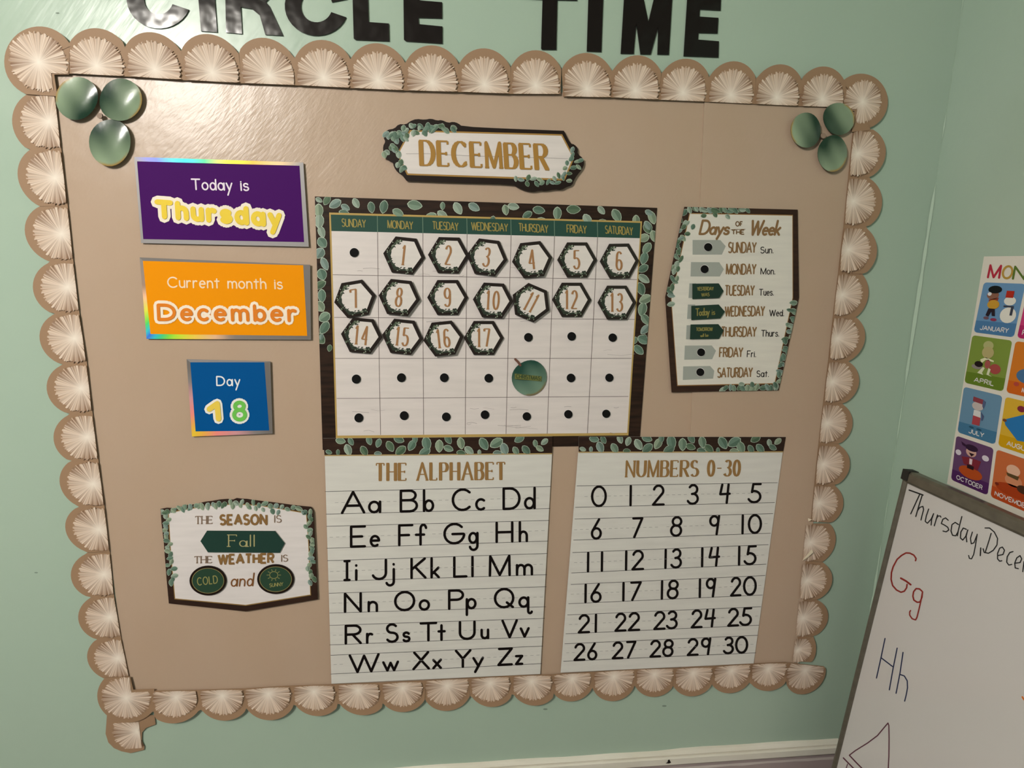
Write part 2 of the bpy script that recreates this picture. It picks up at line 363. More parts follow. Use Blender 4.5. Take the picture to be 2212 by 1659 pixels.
# ================================================================= SCALLOPED BORDER
TAN = S(158, 127, 99)
def burst(C, ax, tn, rad, base, lift, R_, cuts, seed=11, quad=None):
    """fan of pale brush marks; C centre (world), ax outward, tn tangent, cuts = list of (point, inward normal)"""
    b = B(); rr = random.Random(seed); n = 150; cols = []; k = 1
    for i in range(n+1):
        th = -math.pi/2+2*math.pi*i/n
        z = .5+.5*math.sin(2.2*th+.6)
        s = rr.uniform(0, 1); drk = (s > .5)*rr.uniform(.25, 1)*(.4+.6*z)
        cols.append((rad*rr.uniform(.93, 1.03), drk))
    lite = S(226, 207, 190); mid_ = S(194, 164, 138); dk = S(128, 94, 68)
    def ray_r(th, r):
        d = tn*math.cos(th)+ax*math.sin(th)
        for (p, nn) in cuts:
            dd = d.dot(nn)
            if dd > 1e-6: r = min(r, max(0, (Vector(p)-C).dot(nn)/dd))
        if quad:
            t = [(BACK.at(quad[0])-C).dot(Vector(q))/max(1e-6, d.dot(Vector(q))) if d.dot(Vector(q)) > 1e-6 else 9 for q in quad[1:]]
            r = min(r, max(t))
        return d, r
    def P(th, r):
        d, r = ray_r(th, r); return C+d*r+BACK.n*(base+.0006+lift*(r/R_))
    for i in range(n):
        t0, t1 = -math.pi/2+2*math.pi*i/n, -math.pi/2+2*math.pi*(i+1)/n
        ro, d = cols[i]
        cm = mixc(lite, mid_, rr.choice((.05, .5, .75, .95, 1))); ce = mixc(cm, dk, d); ci = mixc(lite, dk, d*.5)
        e0, e1 = P(t0, ro), P(t1, ro*rr.uniform(.96, 1)); m0, m1 = P(t0, ro*.36), P(t1, ro*.36); c0 = C+BACK.n*(base+.0006)
        b.face([m0, e0, e1, m1], [ci, mixc(ce, S(246, 232, 216), .35 if d < .1 else 0), ce, ci]); b.face([c0, m0, m1], [S(244, 232, 218), ci, ci])
    return b
def strip(outer, inner, peaks, label, base=.0045, lift=.0035, corner=None, seed=0, joint=None):
    """outer = valley px, inner = inner-edge px (same count), one scallop between neighbours; corner = (centre, R, r, polygon tail)"""
    rr = random.Random(seed)
    mid0 = BACK.at(inner[len(inner)//2]); t = thing('border_strip', label, 'border', mid0, 'scalloped border strips')
    b = B(); bursts = []
    for i in range(len(outer)-1):
        V0, V1, I0, I1 = [BACK.at(p) for p in (outer[i], outer[i+1], inner[i], inner[i+1])]
        im, vm = (I0+I1)/2, (V0+V1)/2; ax = (vm-im).normalized(); tn = (V1-V0).normalized(); p = (V1-V0).length
        C = im+ax*(.155*p); Rr = .632*p
        lf = lift*rr.uniform(.3, 1.0)
        n = 16; pts = []
        a0 = math.atan2((V0-C).dot(ax), (V0-C).dot(-tn)); a1 = math.atan2((V1-C).dot(ax), (V1-C).dot(-tn))
        for k in range(n+1):
            s = k/n; a = a0+(a1-a0)*s; r = (V0-C).length*(1-s)+(V1-C).length*s
            r += (Rr-((V0-C).length+(V1-C).length)/2)*math.sin(math.pi*s)
            if k in (0, n): pts.append((V0, V1)[k == n]+BACK.n*(base+lf*.5)); continue
            pts.append(C-tn*math.cos(a)*r+ax*math.sin(a)*r+BACK.n*(base+lf*math.sin(math.pi*s)**.7*.5+lf*.5))
        ring = [I0+BACK.n*base]+pts+[I1+BACK.n*base]; Cc = C+BACK.n*base
        for k in range(len(ring)): b.face([Cc, ring[k], ring[(k+1) % len(ring)]], TAN)
        for k in range(len(ring)):
            A, D = ring[k], ring[(k+1) % len(ring)]; b.face([A, D, D-BACK.n*.0006, A-BACK.n*.0006], mixc(TAN, (0, 0, 0), .3))
        inw = -ax; pe = tn
        nrm = (I1-I0).normalized(); nn = (inw-nrm*inw.dot(nrm)).normalized()
        bursts.append(burst(C, ax, tn, .487*p, base+.0002, lf*1.05, Rr, [(I0, nn), (V0+tn*(.022*p), -tn), (V1-tn*(.022*p), tn)], 11))
    if corner:
        cpx, poly, rads = corner
        C = BACK.at(cpx); pw = [BACK.at(q, base+.0008) for q in poly]; Cc = C+BACK.n*(base+.0008)
        for k in range(len(pw)):
            A, D = pw[k], pw[(k+1) % len(pw)]; b.face([Cc, A, D], TAN); b.face([A, D, D-BACK.n*.0006, A-BACK.n*.0006], mixc(TAN, (0, 0, 0), .3))
        cuts = rads[2] if len(rads) > 2 else []
        bursts.append(burst(C, Vector((0, 0, rads[1])), Vector((1, 0, 0)), rads[0], base+.001, 0, 1, cuts, 11, rads[3] if len(rads) > 3 else None))
    b.obj('backing', matte_m, t)
    for q in bursts: q.obj('starburst', matte_m, t)
    return t
def cc(cx, cyy, rx, ry, a0, a1, n=26): return ell(cx, cyy, rx, ry, a0, a1, n)
TO = [(150,99.7),(275,106),(395.6,114),(519,119.6),(639,128),(758.5,131),(875.6,139),(991,142.4),(1102,148.7),(1211,152)]
TI = [(149,161),(278.5,167.7),(402,175.6),(525,182),(645.6,186.7),(757,192.4),(877,197.8),(989.6,201),(1102,205),(1209.5,205.5)]
strip(TO, TI, None, 'long scalloped tan strip along the top left edge of the board, with corner', base=.0052, seed=1,
      corner=((90,137), [(149,161),(150,99.7)]+cc(85,133,76,76,-26,-248)+[(124,208),(117,161)], (.040, 1, [], ((117,161), (1,0,0), (0,0,-1)))))
TO2 = [(1212,152.5),(1320,156),(1425.7,161.5),(1528.5,168.9),(1629.4,172.5),(1726.7,175.5),(1822,180.6)]
TI2 = [(1215,210.4),(1317,212.7),(1420,217.5),(1521,221.4),(1625.8,226.5),(1719,231),(1822,234)]
strip(TO2, TI2, None, 'scalloped tan strip along the top right edge of the board, with corner', base=.0045, seed=2,
      corner=((1858,222), [(1822,234),(1822,180.6)]+cc(1860,219,58,60,-140,72)+[(1881,281),(1840,285),(1846,240)], (.0335, 1, [], ((1846,238), (-1,0,0), (0,0,-1)))))
LO = [(63,201),(69.6,324),(90,446),(110.8,565),(122,677),(139,786),(153.5,892),(158,993.8),(174,1093),(191,1191)]
LI = [(122,205),(135,322),(149,446),(161,563),(174,675),(190,783),(202,890),(215,994),(228,1092),(239,1190)]
strip(LO[::-1], LI[::-1], None, 'long scalloped tan strip down the left edge of the board', base=.0030, lift=.003, seed=3)
LO2 = [(191,1192),(198.7,1288),(212,1379),(228.5,1464.5)]; LI2 = [(239,1191),(248,1284),(263,1375),(281,1462)]
zt = [(232,1530),(228,1585),(234,1604),(246,1616),(262,1623),(282,1627),(311,1620),(312,1612),(306,1612),(307,1582),(318,1570),(336,1565),(334,1545),(300,1545)]
nx = Vector((1, 0, 0))
strip(LO2[::-1], LI2[::-1], None, 'short scalloped strip at lower left with torn scallop hanging below the corner', base=.0022, lift=.003, seed=4,
      corner=((299,1577), zt, (.043, 1, [(BACK.at((306,1590)), nx), (BACK.at((300,1556)), Vector((0, 0, 1))), (BACK.at((280,1614)), Vector((0, 0, -1)))])))
BO = [(337,1540),(437.4,1526.9),(535,1524),(636.7,1516),(731,1514.5),(827.7,1513),(918,1505),(1015,1498)]
BI = [(333,1488),(432,1486),(529.6,1483),(630,1477),(725,1474),(819,1471),(919,1466),(1012,1461)]
strip(BO, BI, None, 'scalloped tan strip along bottom left edge of the board, with corner', base=.0052, lift=.005, seed=5,
      corner=((277,1502), [(333,1488),(337,1540)]+cc(276,1503,66,58,36,222)+[(228.5,1464.5),(281,1462),(288,1490)], (.042, -1, [], ((288,1490), (1,0,0), (0,0,1)))))
BO2 = [(1015.6,1498),(1104.7,1494.4),(1195,1493),(1278,1481),(1368.4,1477),(1451.4,1477.4),(1534.4,1473.7),(1615,1470),(1694,1466),(1779,1439)]
BI2 = [(1012,1461),(1102,1456),(1190,1453),(1278,1448),(1371,1442),(1454,1440),(1537,1436),(1620,1430),(1693,1427),(1776,1436)]
strip(BO2, BI2, None, 'scalloped tan strip along bottom right edge of the board below the charts', base=.0048, lift=.005, seed=6)
RO = [(1881,281),(1873.6,383.6),(1866,490),(1858.6,591.4),(1844.7,685),(1828.5,779),(1816,870),(1807.6,957),(1799.5,1045),(1790,1127)]
RI = [(1840,283),(1830,382),(1820,486),(1808,590),(1797,682),(1787,777),(1776,868),(1766,957),(1757,1044),(1750,1125)]
strip(RO, RI, None, 'long scalloped tan strip down the right edge of the board', base=.0030, lift=.008, seed=7)
RO2 = [(1789,1129),(1774,1212),(1761,1292),(1754.4,1372),(1749,1427)]; RI2 = [(1739,1130),(1731,1210),(1724,1293),(1716,1374),(1709,1427)]
strip(RO2, RI2, None, 'short scalloped strip at the lower right edge of the board, with torn bits', base=.0022, lift=.006, seed=8)
b = B(); z6 = Z(1700, 860, .23146)
b.face([BACK.at(z6(140, 1520), .009), BACK.at(z6(228, 1412), .010), BACK.at(z6(246, 1440), .010), BACK.at(z6(185, 1495), .009)], S(235, 222, 195))
b.face([BACK.at(z6(195, 1120), .006), BACK.at(z6(235, 1135), .012), BACK.at(z6(200, 1150), .006)], S(235, 222, 195))
tag(b.obj('paper_scrap', matte_m), 'folded pale scraps of torn border sticking out near lower right of the board', 'scrap')
# ================================================================= CUT LETTERS
def cut(polys, label, m=letter_m, rings=()):
    b = B()
    for p in polys: b.slab(p, .0006, .0024, (.02,)*3)
    for (o, i) in rings:
        for k in range(len(o)-1): b.slab([o[k], o[k+1], i[k+1], i[k]], .0006, .0024, (.02,)*3)
    return tag(b.obj('letter', m), label, 'letter', 'letters of the CIRCLE TIME heading')
def Cl(cx, cyy, rx, ry, ix, iy, label): cut([], label, rings=[(ell(cx, cyy, rx, ry, 18, 342, 30, 4), ell(cx, cyy, ix, iy, 18, 342, 30, 4))])
Cl(343, -4, 70, 65.5, 32, 35, 'black cut-out letter C, first of the word CIRCLE')
cut([[(424,-66),(428.6,0),(434,67),(469,69.5),(464,0),(460,-64)]], 'black cut-out letter I of the word CIRCLE, partly in glare')
cut([[(484,-62),(486.8,0),(488,70),(523,73),(520,15),(518,-60)], [(520,15),(544,19),(561,33),(573,74.7),(611.6,77),(602,56),(582,13),(574,4),(545,-6),(518,-8)],
     [(516,-60),(548,-60),(576,-52),(590,-34),(590,-12),(574,4),(556,-4),(562,-18),(560,-30),(548,-38),(518,-38)]], 'black cut-out letter R of the word CIRCLE')
Cl(684, 13, 69, 64, 34, 35, 'black cut-out letter C, second one of the word CIRCLE')
cut([[(757,-50),(761.7,0),(764,83),(768,86),(841,89),(840,50.6),(796.5,47.5),(795,0),(792,-48)]], 'black cut-out letter L of the word CIRCLE')
cut([[(868,-46),(871.5,0),(872.5,85.4),(877,89),(955.7,94),(955.7,57),(905,52),(904,38),(955,39.6),(955,4.7),(906,.6),(905,-12),(955,-10),(954,-45)]], 'black cut-out letter E ending the word CIRCLE')
cut([[(1128,-36),(1129,-3),(1172,-1),(1169,104),(1171,107),(1201.7,107.4),(1204,0),(1246.5,1),(1247,-34)]], 'black cut-out letter T starting the word TIME')
cut([[(1273,-30),(1271,0),(1267.7,110.8),(1299,112),(1303,0),(1305,-28)]], 'black cut-out letter I of the word TIME')
cut([[(1350,-26),(1348,0),(1341,115.7),(1369,116),(1374.6,50),(1383.7,117),(1405.6,117.5),(1422,57.6),(1420.5,117.5),(1445,118),(1452,0),(1454,-24),(1420,-25),(1412,0),(1400.6,47.5),(1391,0),(1384,-26)]], 'black cut-out letter M of the word TIME')
cut([[(1486,-18),(1484.7,0),(1477,121),(1552,124),(1553,89),(1508,85.4),(1509,71),(1550,72),(1552,38.4),(1511,35.7),(1512,20),(1556.6,22.6),(1558,-15)]], 'black cut-out letter E ending the word TIME')
# ================================================================= GLOSSY LEAF CLUSTERS
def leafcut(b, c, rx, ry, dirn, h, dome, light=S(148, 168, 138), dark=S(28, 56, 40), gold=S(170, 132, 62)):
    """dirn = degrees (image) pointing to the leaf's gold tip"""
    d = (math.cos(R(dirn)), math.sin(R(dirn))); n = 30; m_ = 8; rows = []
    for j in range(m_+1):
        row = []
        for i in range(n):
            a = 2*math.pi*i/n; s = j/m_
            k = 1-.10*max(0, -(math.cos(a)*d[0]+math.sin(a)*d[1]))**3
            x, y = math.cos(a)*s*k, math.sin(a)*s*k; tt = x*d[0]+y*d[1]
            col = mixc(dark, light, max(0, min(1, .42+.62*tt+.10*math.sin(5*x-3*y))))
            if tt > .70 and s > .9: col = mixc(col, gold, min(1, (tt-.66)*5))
            row.append((BACK.at((c[0]+x*rx, c[1]+y*ry), h+dome*.45*(1-s*s)+.0009*math.sin(3*x+2*y)), col))
        rows.append(row)
    for j in range(m_):
        for i in range(n):
            k = (i+1) % n; q = [rows[j][i], rows[j+1][i], rows[j+1][k], rows[j][k]]
            if j == 0: q = q[:3]
            b.face([p for p, _ in q], [c_ for _, c_ in q])
    for i in range(n):
        k = (i+1) % n; A, D = rows[m_][i][0], rows[m_][k][0]; b.face([p-BACK.n*q for p, q in ((A, 3e-5), (D, 3e-5), (D, 8e-4), (A, 8e-4))], dark)
def smooth(o):
    import bmesh
    bm = bmesh.new(); bm.from_mesh(o.data); bmesh.ops.remove_doubles(bm, verts=bm.verts, dist=1e-5)
    for f in bm.faces: f.smooth = True
    bm.to_mesh(o.data); bm.free(); return o
def cluster(leaves, stem, label):
    t = thing('leaf_cutout', label, 'paper leaves', BACK.at(stem, .008))
    for (c, rx, ry, dr, h, dm) in leaves:
        b = B(); leafcut(b, c, rx, ry, dr, h, dm); smooth(b.obj('leaf', gloss_m, t))
    b = B(); b.disc(stem, 6, 6, .0095, S(150, 128, 112), 10, slab=.0065); b.obj('stem', print_m, t)
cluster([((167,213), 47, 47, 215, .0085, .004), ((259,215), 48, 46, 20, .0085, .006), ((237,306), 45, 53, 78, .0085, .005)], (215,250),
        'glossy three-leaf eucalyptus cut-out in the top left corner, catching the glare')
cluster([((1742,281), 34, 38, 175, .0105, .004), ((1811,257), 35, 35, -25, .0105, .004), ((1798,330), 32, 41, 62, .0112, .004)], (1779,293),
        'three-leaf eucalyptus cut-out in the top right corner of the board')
# ================================================================= DECEMBER PLAQUE
zd = Z(800, 230, .22604)
WHT = S(228, 219, 214); GOLD = S(168, 126, 62); DWOOD = S(34, 24, 19)
t = thing('month_plaque', 'hexagonal DECEMBER sign with dark scalloped frame and greenery at the top', 'sign', BACK.at((1045, 335), .004))
ol = [(345,710),(800,728),(1370,745),(1400,772),(1440,790),(1490,808),(1560,817),(1620,803),(1680,808),(1760,792),(1830,797),(1880,767),(1930,752),(1948,700),(1985,645),(2022,600),(2045,550),(2035,495),(1980,455),(1985,400),(1950,362),(1912,355),(1850,232),(1300,212),(875,190),(840,160),(790,145),(745,157),(680,128),(640,135),(580,115),(520,127),(440,118),(380,140),(340,172),(270,168),(230,212),(160,223),(125,270),(130,310),(145,335),(120,380),(125,450),(160,510),(215,530),(225,580),(260,630),(300,650)]
sm = []
for i in range(len(ol)):
    p, a, c = ol[i], ol[i-1], ol[(i+1) % len(ol)]
    if p in ((345,710), (1850,232)): sm.append(p)
    else: sm += [lerp(p, a, .25), lerp(p, c, .25)]
ol = sm
b = B(); b.slab([zd(*p) for p in ol], .0035, .0062, DWOOD); b.obj('frame', print_m, t)
hexq = [(360,640),(268,455),(385,240),(1825,280),(1935,490),(1850,690)]
b = B(); b.poly([zd(*p) for p in [(350,655),(255,455),(375,225),(1833,265),(1950,490),(1858,708)]], .0064, S(168, 130, 70)); b.obj('gold_border', print_m, t)
b = B(); b.poly([zd(*p) for p in hexq], .0066, WHT)
b.stroke([zd(340,452), zd(560,452), zd(900,470), zd(1700,492), zd(1890,500)], .8, .0067, S(140, 130, 128)); b.obj('face', shiplap_m, t)
b = B(); rr = random.Random(4)
path1 = [(800,200),(700,215),(620,200),(550,190),(480,190),(410,190),(340,230),(280,250),(310,300),(250,330),(240,400),(270,450),(200,400),(160,440),(170,280),(200,270),(290,540),(300,600),(520,240),(440,250),(330,260),(260,290),(600,230),(690,190)]
kk = 0
for i, (x, y) in enumerate(path1):
    for k in range(2): kk += 1; leaf(b, zd(x+rr.uniform(-30, 30)*k, y+rr.uniform(-25, 25)*k), rr.uniform(13, 19), rr.uniform(8, 12), rr.uniform(20, 150), .0069+(kk % 23)*1.3e-5)
path2 = [(1390,690),(1440,700),(1500,740),(1510,680),(1590,740),(1560,690),(1640,730),(1620,700),(1700,720),(1740,730),(1790,730),(1760,690),(1840,680),(1850,650),(1900,640),(1860,590),(1940,585),(1880,540),(1920,500),(1930,470),(1930,415),(1980,525),(2010,515),(1990,580),(1900,710),(1800,660)]
for i, (x, y) in enumerate(path2):
    leaf(b, zd(x, y), rr.uniform(12, 17), rr.uniform(7, 10), rr.uniform(0, 180), .0069+(i % 7)*3e-5)
b.obj('leaf_print', print_m, t)
b = B(); text(b, 'DECEMBER', zd(490,560), zd(1690,602), (-2, -53), 10.5, .0073, GOLD, (-4, -54), .34, 'serif', 3.6); b.obj('lettering', print_m, t)
# ================================================================= CALENDAR
cq = [(680,424.4),(1419.5,449),(1381,962),(697,972)]
t = thing('wall_calendar', 'large monthly calendar chart with leafy dark frame and grid of days', 'calendar', BACK.at((1050, 700), .0015))
b = B(); b.slab(cq, .0016, .0026, DWOOD); b.obj('backing', wood_m, t)
b = B(); rr = random.Random(21)
def onq(q, side, t_, d):
    a, c = (q[0], q[1]) if side == 0 else (q[1], q[2]) if side == 1 else (q[3], q[0])
    p = lerp(a, c, t_); cx, cyy = 1050, 700; n = {0: (0, 1), 1: (-1, 0), 2: (1, 0)}[side]
    return (p[0]+n[0]*d, p[1]+n[1]*d)
i = 0
tp = [(5,8,17,30),(22,8,24,120),(40,15,30,150),(62,22,22,30),(85,12,24,60),(118,20,26,80),(145,18,30,100),(176,30,28,30),(60,35,26,20),(212,12,34,10),(245,38,32,150),(272,32,28,40),(272,12,18,90),(305,16,30,60),(340,12,28,30),(380,42,26,100),(408,16,24,80),(425,8,26,10),(418,46,24,60),(455,25,24,150),(480,14,28,10),(488,40,32,20),(520,20,30,90),(555,10,32,0),(548,42,24,10),(585,32,30,60),(615,10,22,50),(620,38,28,20),(648,20,32,60),(690,30,26,90),(718,12,20,30),(715,40,24,60),(728,62,26,80)]
for (x, y, L, a) in tp:
    i += 1; leaf(b, (684+x, 424+y*1.0+x*.033), L*1.0, L*.62, a, .0028+(i % 9)*4e-5, True, cq)
for k in range(13):                                   # left side, upper half
    y = 455+k*23; i += 1
    leaf(b, (692+rr.uniform(-6, 10)+k*.25, y), rr.uniform(26, 34), rr.uniform(16, 22), rr.uniform(20, 160), .0028+(i % 9)*4e-5, True, cq)
for k in range(14):
    y = 470+k*22; i += 1
    leaf(b, (1402-k*1.35+rr.uniform(-9, 8), y), rr.uniform(25, 32), rr.uniform(15, 20), rr.uniform(20, 160), .0028+(i % 9)*4e-5, True, cq)
for p in ((712, 752), (694, 728), (1375, 752), (1392, 730), (1372, 735)): i += 1; leaf(b, p, 16, 11, 100, .0028+(i % 9)*4e-5, True, cq)
b.obj('leaf_print', print_m, t)
gq = [(711,459),(1387,478),(1357.5,940.5),(725.5,947)]
b = B(); b.poly(gq, .0034, S(186, 156, 92)); b.obj('gold_border', print_m, t)
hl = [(716.0,499),(718.7,593.5),(722,685.7),(724,774),(727.4,860.8),(729,941)]
hr = [(1382,514.6),(1376,604),(1371,690),(1363.7,774),(1357.4,856.3),(1354.7,935)]
ct = [716,815.6,913.6,1009,1104,1198,1291,1382]
cb = [729,822,915,1005,1093,1182,1269,1354.7]
b = B(); b.poly([hl[0], hr[0], hr[5], hl[5]], .0036, S(226, 216, 212)); b.obj('grid_face', shiplap_m, t)
b = B(); b.poly([(714.5,463.5),(1383.5,481.5),(1382,514.6),(716,499)], .0036, S(44, 76, 66)); b.obj('header_band', print_m, t)
b = B(); GL = S(112, 98, 96)
for k in range(1, 5): b.stroke([hl[k], lerp(hl[k], hr[k], .5), hr[k]], 1.0, .0038, GL, 'butt')
for k in range(1, 7):
    y0 = 499+15.6*k/7; b.stroke([(ct[k], y0), (lerp((ct[k],), (cb[k],), .5)[0]-1+.2*k, 720), (cb[k], 940-5*k/7)], 1.1, .0038, GL, 'butt')
    yh = 463.5+18*k/7; b.stroke([(ct[k]-.6, yh), (ct[k], y0)], 1.6, .0038, S(104, 128, 110), 'butt')
rr = random.Random(9)
for k in range(34):
    x = rr.uniform(735, 1340); y = rr.choice([583, 590, 760, 690, 700, 885, 918, 930])+rr.uniform(-6, 6); L = rr.uniform(10, 60)
    b.stroke([(x, y), (x+L*.5, y+rr.uniform(-2, 3)), (x+L, y+rr.uniform(-2, 4))], rr.uniform(.4, .9), .00375, S(168, 158, 156), 'butt')
b.obj('grid_lines', print_m, t)
b = B()
for s, x0, y0, x1, y1 in (('SUNDAY',739,489,790,491.5),('MONDAY',838,492.5,892,495.5),('TUESDAY',935,495,990,498),('WEDNESDAY',1019,496.5,1097,500),('THURSDAY',1121,499,1184,503),('FRIDAY',1225,502,1267,504.5),('SATURDAY',1308,504,1367,508)):
    text(b, s, (x0, y0), (x1, y1), (-.5, -16.5), 2.1, .0039, S(158, 142, 78), track=.16, style='butt')
b.obj('day_lettering', print_m, t)
COLN = ['Sunday', 'Monday', 'Tuesday', 'Wednesday', 'Thursday', 'Friday', 'Saturday']; ROWN = ['first', 'second', 'third', 'fourth', 'fifth']
# hexagonal date cards
HX = [(873,552,6),(969.3,551.5,1.5),(1052,556,7),(1149.5,561,-6),(1246.7,561.5,0),(1338,564,-1),(766.8,645.6,-10),(862.6,642.7,6),(967,642.7,0),(1065,649,3),(1147,653.7,23),(1235,647.7,0),(1332.6,653.7,0),(781.3,725,5),(869.5,727.6,6),(958,731.4,-6),(1045,730,0)]
hr_ = random.Random(31)
NUMW = 'zero one two three four five six seven eight nine ten eleven twelve thirteen fourteen fifteen sixteen seventeen'.split()
def hexcard(i, cx, cyy, rot):
    o = BACK.at((cx, cyy)); px = 1/((BACK.at((cx+10, cyy))-o).length/10); rx = .0338*px; ry = rx*.985/((BACK.at((cx, cyy+10))-o).length/10*px)
    ry = .0338/((BACK.at((cx, cyy+10))-o).length/10); ry *= .985
    lift = hr_.uniform(.0008, .0045); h0 = .0042+lift
    def hp(u, v):                                  # unit hexagon coords -> px
        a = R(rot); x, y = u*math.cos(a)-v*math.sin(a), u*math.sin(a)+v*math.cos(a); return (cx+x*rx, cyy+y*ry)
    def hexa(r): return [hp(r*math.cos(R(60*k+180)), r*math.sin(R(60*k+180))) for k in range(6)]
    t = thing('date_card', 'hexagonal date card numbered %s, in the %s column, %s week row' % (NUMW[i], COLN[i % 7], ROWN[i//7]), 'card', BACK.at((cx, cyy), h0), 'date cards')
    b = B(); b.slab(hexa(1.0), h0, h0+.0012, S(40, 32, 27)); b.obj('frame', gloss_m, t)
    b = B(); b.poly(hexa(.81), h0+.0014, S(228, 220, 214)); b.obj('face', shiplap_m, t)
    b = B(); rr = random.Random(77)                # crescent of dark greenery, lower left
    outer = []; inner = []
    hexr = lambda a: .866/math.cos(((a+30) % 60-30+0)*math.pi/180) if True else 1
    for k in range(25):
        a = 52+(205)*k/24; am = (a+30) % 60-30
        ro = .866/math.cos(R(am)) if False else .84*.866/math.cos(R(((a) % 60)-30))
        outer.append(hp(ro*math.cos(R(a)), ro*math.sin(R(a))))
        ri = .66-.02*math.sin(k*2.1)-.03*math.sin(math.pi*k/24); inner.append(hp(min(ri, ro-.02)*math.cos(R(a)), min(ri, ro-.02)*math.sin(R(a))))
    for k in range(24): b.poly([outer[k], outer[k+1], inner[k+1], inner[k]], h0+.0015, S(66, 76, 60) if k > 15 else S(48, 56, 46))
    for k in range(46):
        a = rr.uniform(55, 250); r = rr.uniform(.58, .74) if k % 2 else rr.uniform(.66, .86)
        c = hp(r*math.cos(R(a)), r*math.sin(R(a)))
        col = S(46, 56, 46) if r < .66 else rr.choice([S(128, 140, 118), S(96, 112, 92), S(168, 176, 156)])
        b.poly(ell(c[0], c[1], 2.6 if r < .66 else 1.9, 1.1 if r < .66 else .9, 0, 360, 6, rr.uniform(0, 180))[:-1], h0+.0016+k*1e-6, col)
    b.obj('leaf_print', print_m, t)
    s = str(i); b = B(); wdt = .27 if len(s) == 1 else .60
    if s == '1': wdt = .16
    if s == '11': wdt = .46
    p0, p1 = hp(-wdt/2-.02, .44), hp(wdt/2-.02, .44); u = hp(-.02, -.46); d = hp(-.02, .44)
    ital = 3.5 if i == 11 else 0
    text(b, s, p0, p1, (u[0]-d[0]+ital, u[1]-d[1]), 4.6, h0+.0018, S(164, 120, 80), track=.34, style='serif', thin=2.3)
    b.obj('numeral', print_m, t)
for i, (x, y, r_) in enumerate(HX): hexcard(i+1, x, y, r_)
# black dots
DOTS = [(765,545.6,0,0,9.8),(1141.5,728.8,4,2,9.4),(1235,726.7,5,2,9.3),(1323.6,729.4,6,2,9.1),(769.5,819,0,3,9.8),(867,816,1,3,9.6),(959.7,816,2,3,9.5),(1055.8,817,3,3,9.4),(1233.5,816.5,5,3,9.3),(1316.5,816,6,3,8.9),(775,902.8,0,4,9.7),(873,898,1,4,9.6),(964,900.6,2,4,9.4),(1047.6,896,3,4,9.3),(1138,899.7,4,4,9.1),(1227.8,895,5,4,9.0),(1309.8,894,6,4,8.8)]
blk = mat('black_hook_dot', S(10, 9, 9), .75, .2)
def dot(x, y, r_, label, h0, grp):
    b = B(); b.disc((x, y), r_+.9, r_+.9, h0+.0002, S(236, 232, 228), 24, slab=h0); bb = B()
    t = thing('adhesive_dot', label, 'dot', BACK.at((x, y), h0), grp)
    b.obj('rim', print_m, t); bb.disc((x, y), r_, r_, h0+.0013, S(8, 8, 8), 26, slab=h0+.0003); bb.obj('pad', blk, t)
for x, y, c, r_, rad in DOTS:
    dot(x, y, rad, 'round black dot in the %s column, %s week row of the calendar' % (COLN[c], ROWN[r_]), .0040, 'black dots on the calendar')
# leaf shaped card for the 25th
t = thing('holiday_card', 'round green leaf card reading CHRISTMAS in the fourth Thursday cell', 'card', BACK.at((1143, 815), .004))
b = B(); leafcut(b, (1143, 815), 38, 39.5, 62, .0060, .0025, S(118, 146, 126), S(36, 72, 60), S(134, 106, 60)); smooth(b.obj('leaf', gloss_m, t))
b = B(); b.stroke([(1113,776),(1119,782),(1124,789)], 5, .0068, S(112, 78, 66)); b.obj('stem', print_m, t)
b = B(); b.poly([(1112,807),(1170,813),(1169,823.5),(1112,818.5)], .0090, S(112, 116, 62)); text(b, 'CHRISTMAS', (1115,816.5), (1167,821.5), (0, -8), 1.2, .0092, S(48, 70, 50), track=.16, style='butt'); b.obj('lettering', print_m, t)
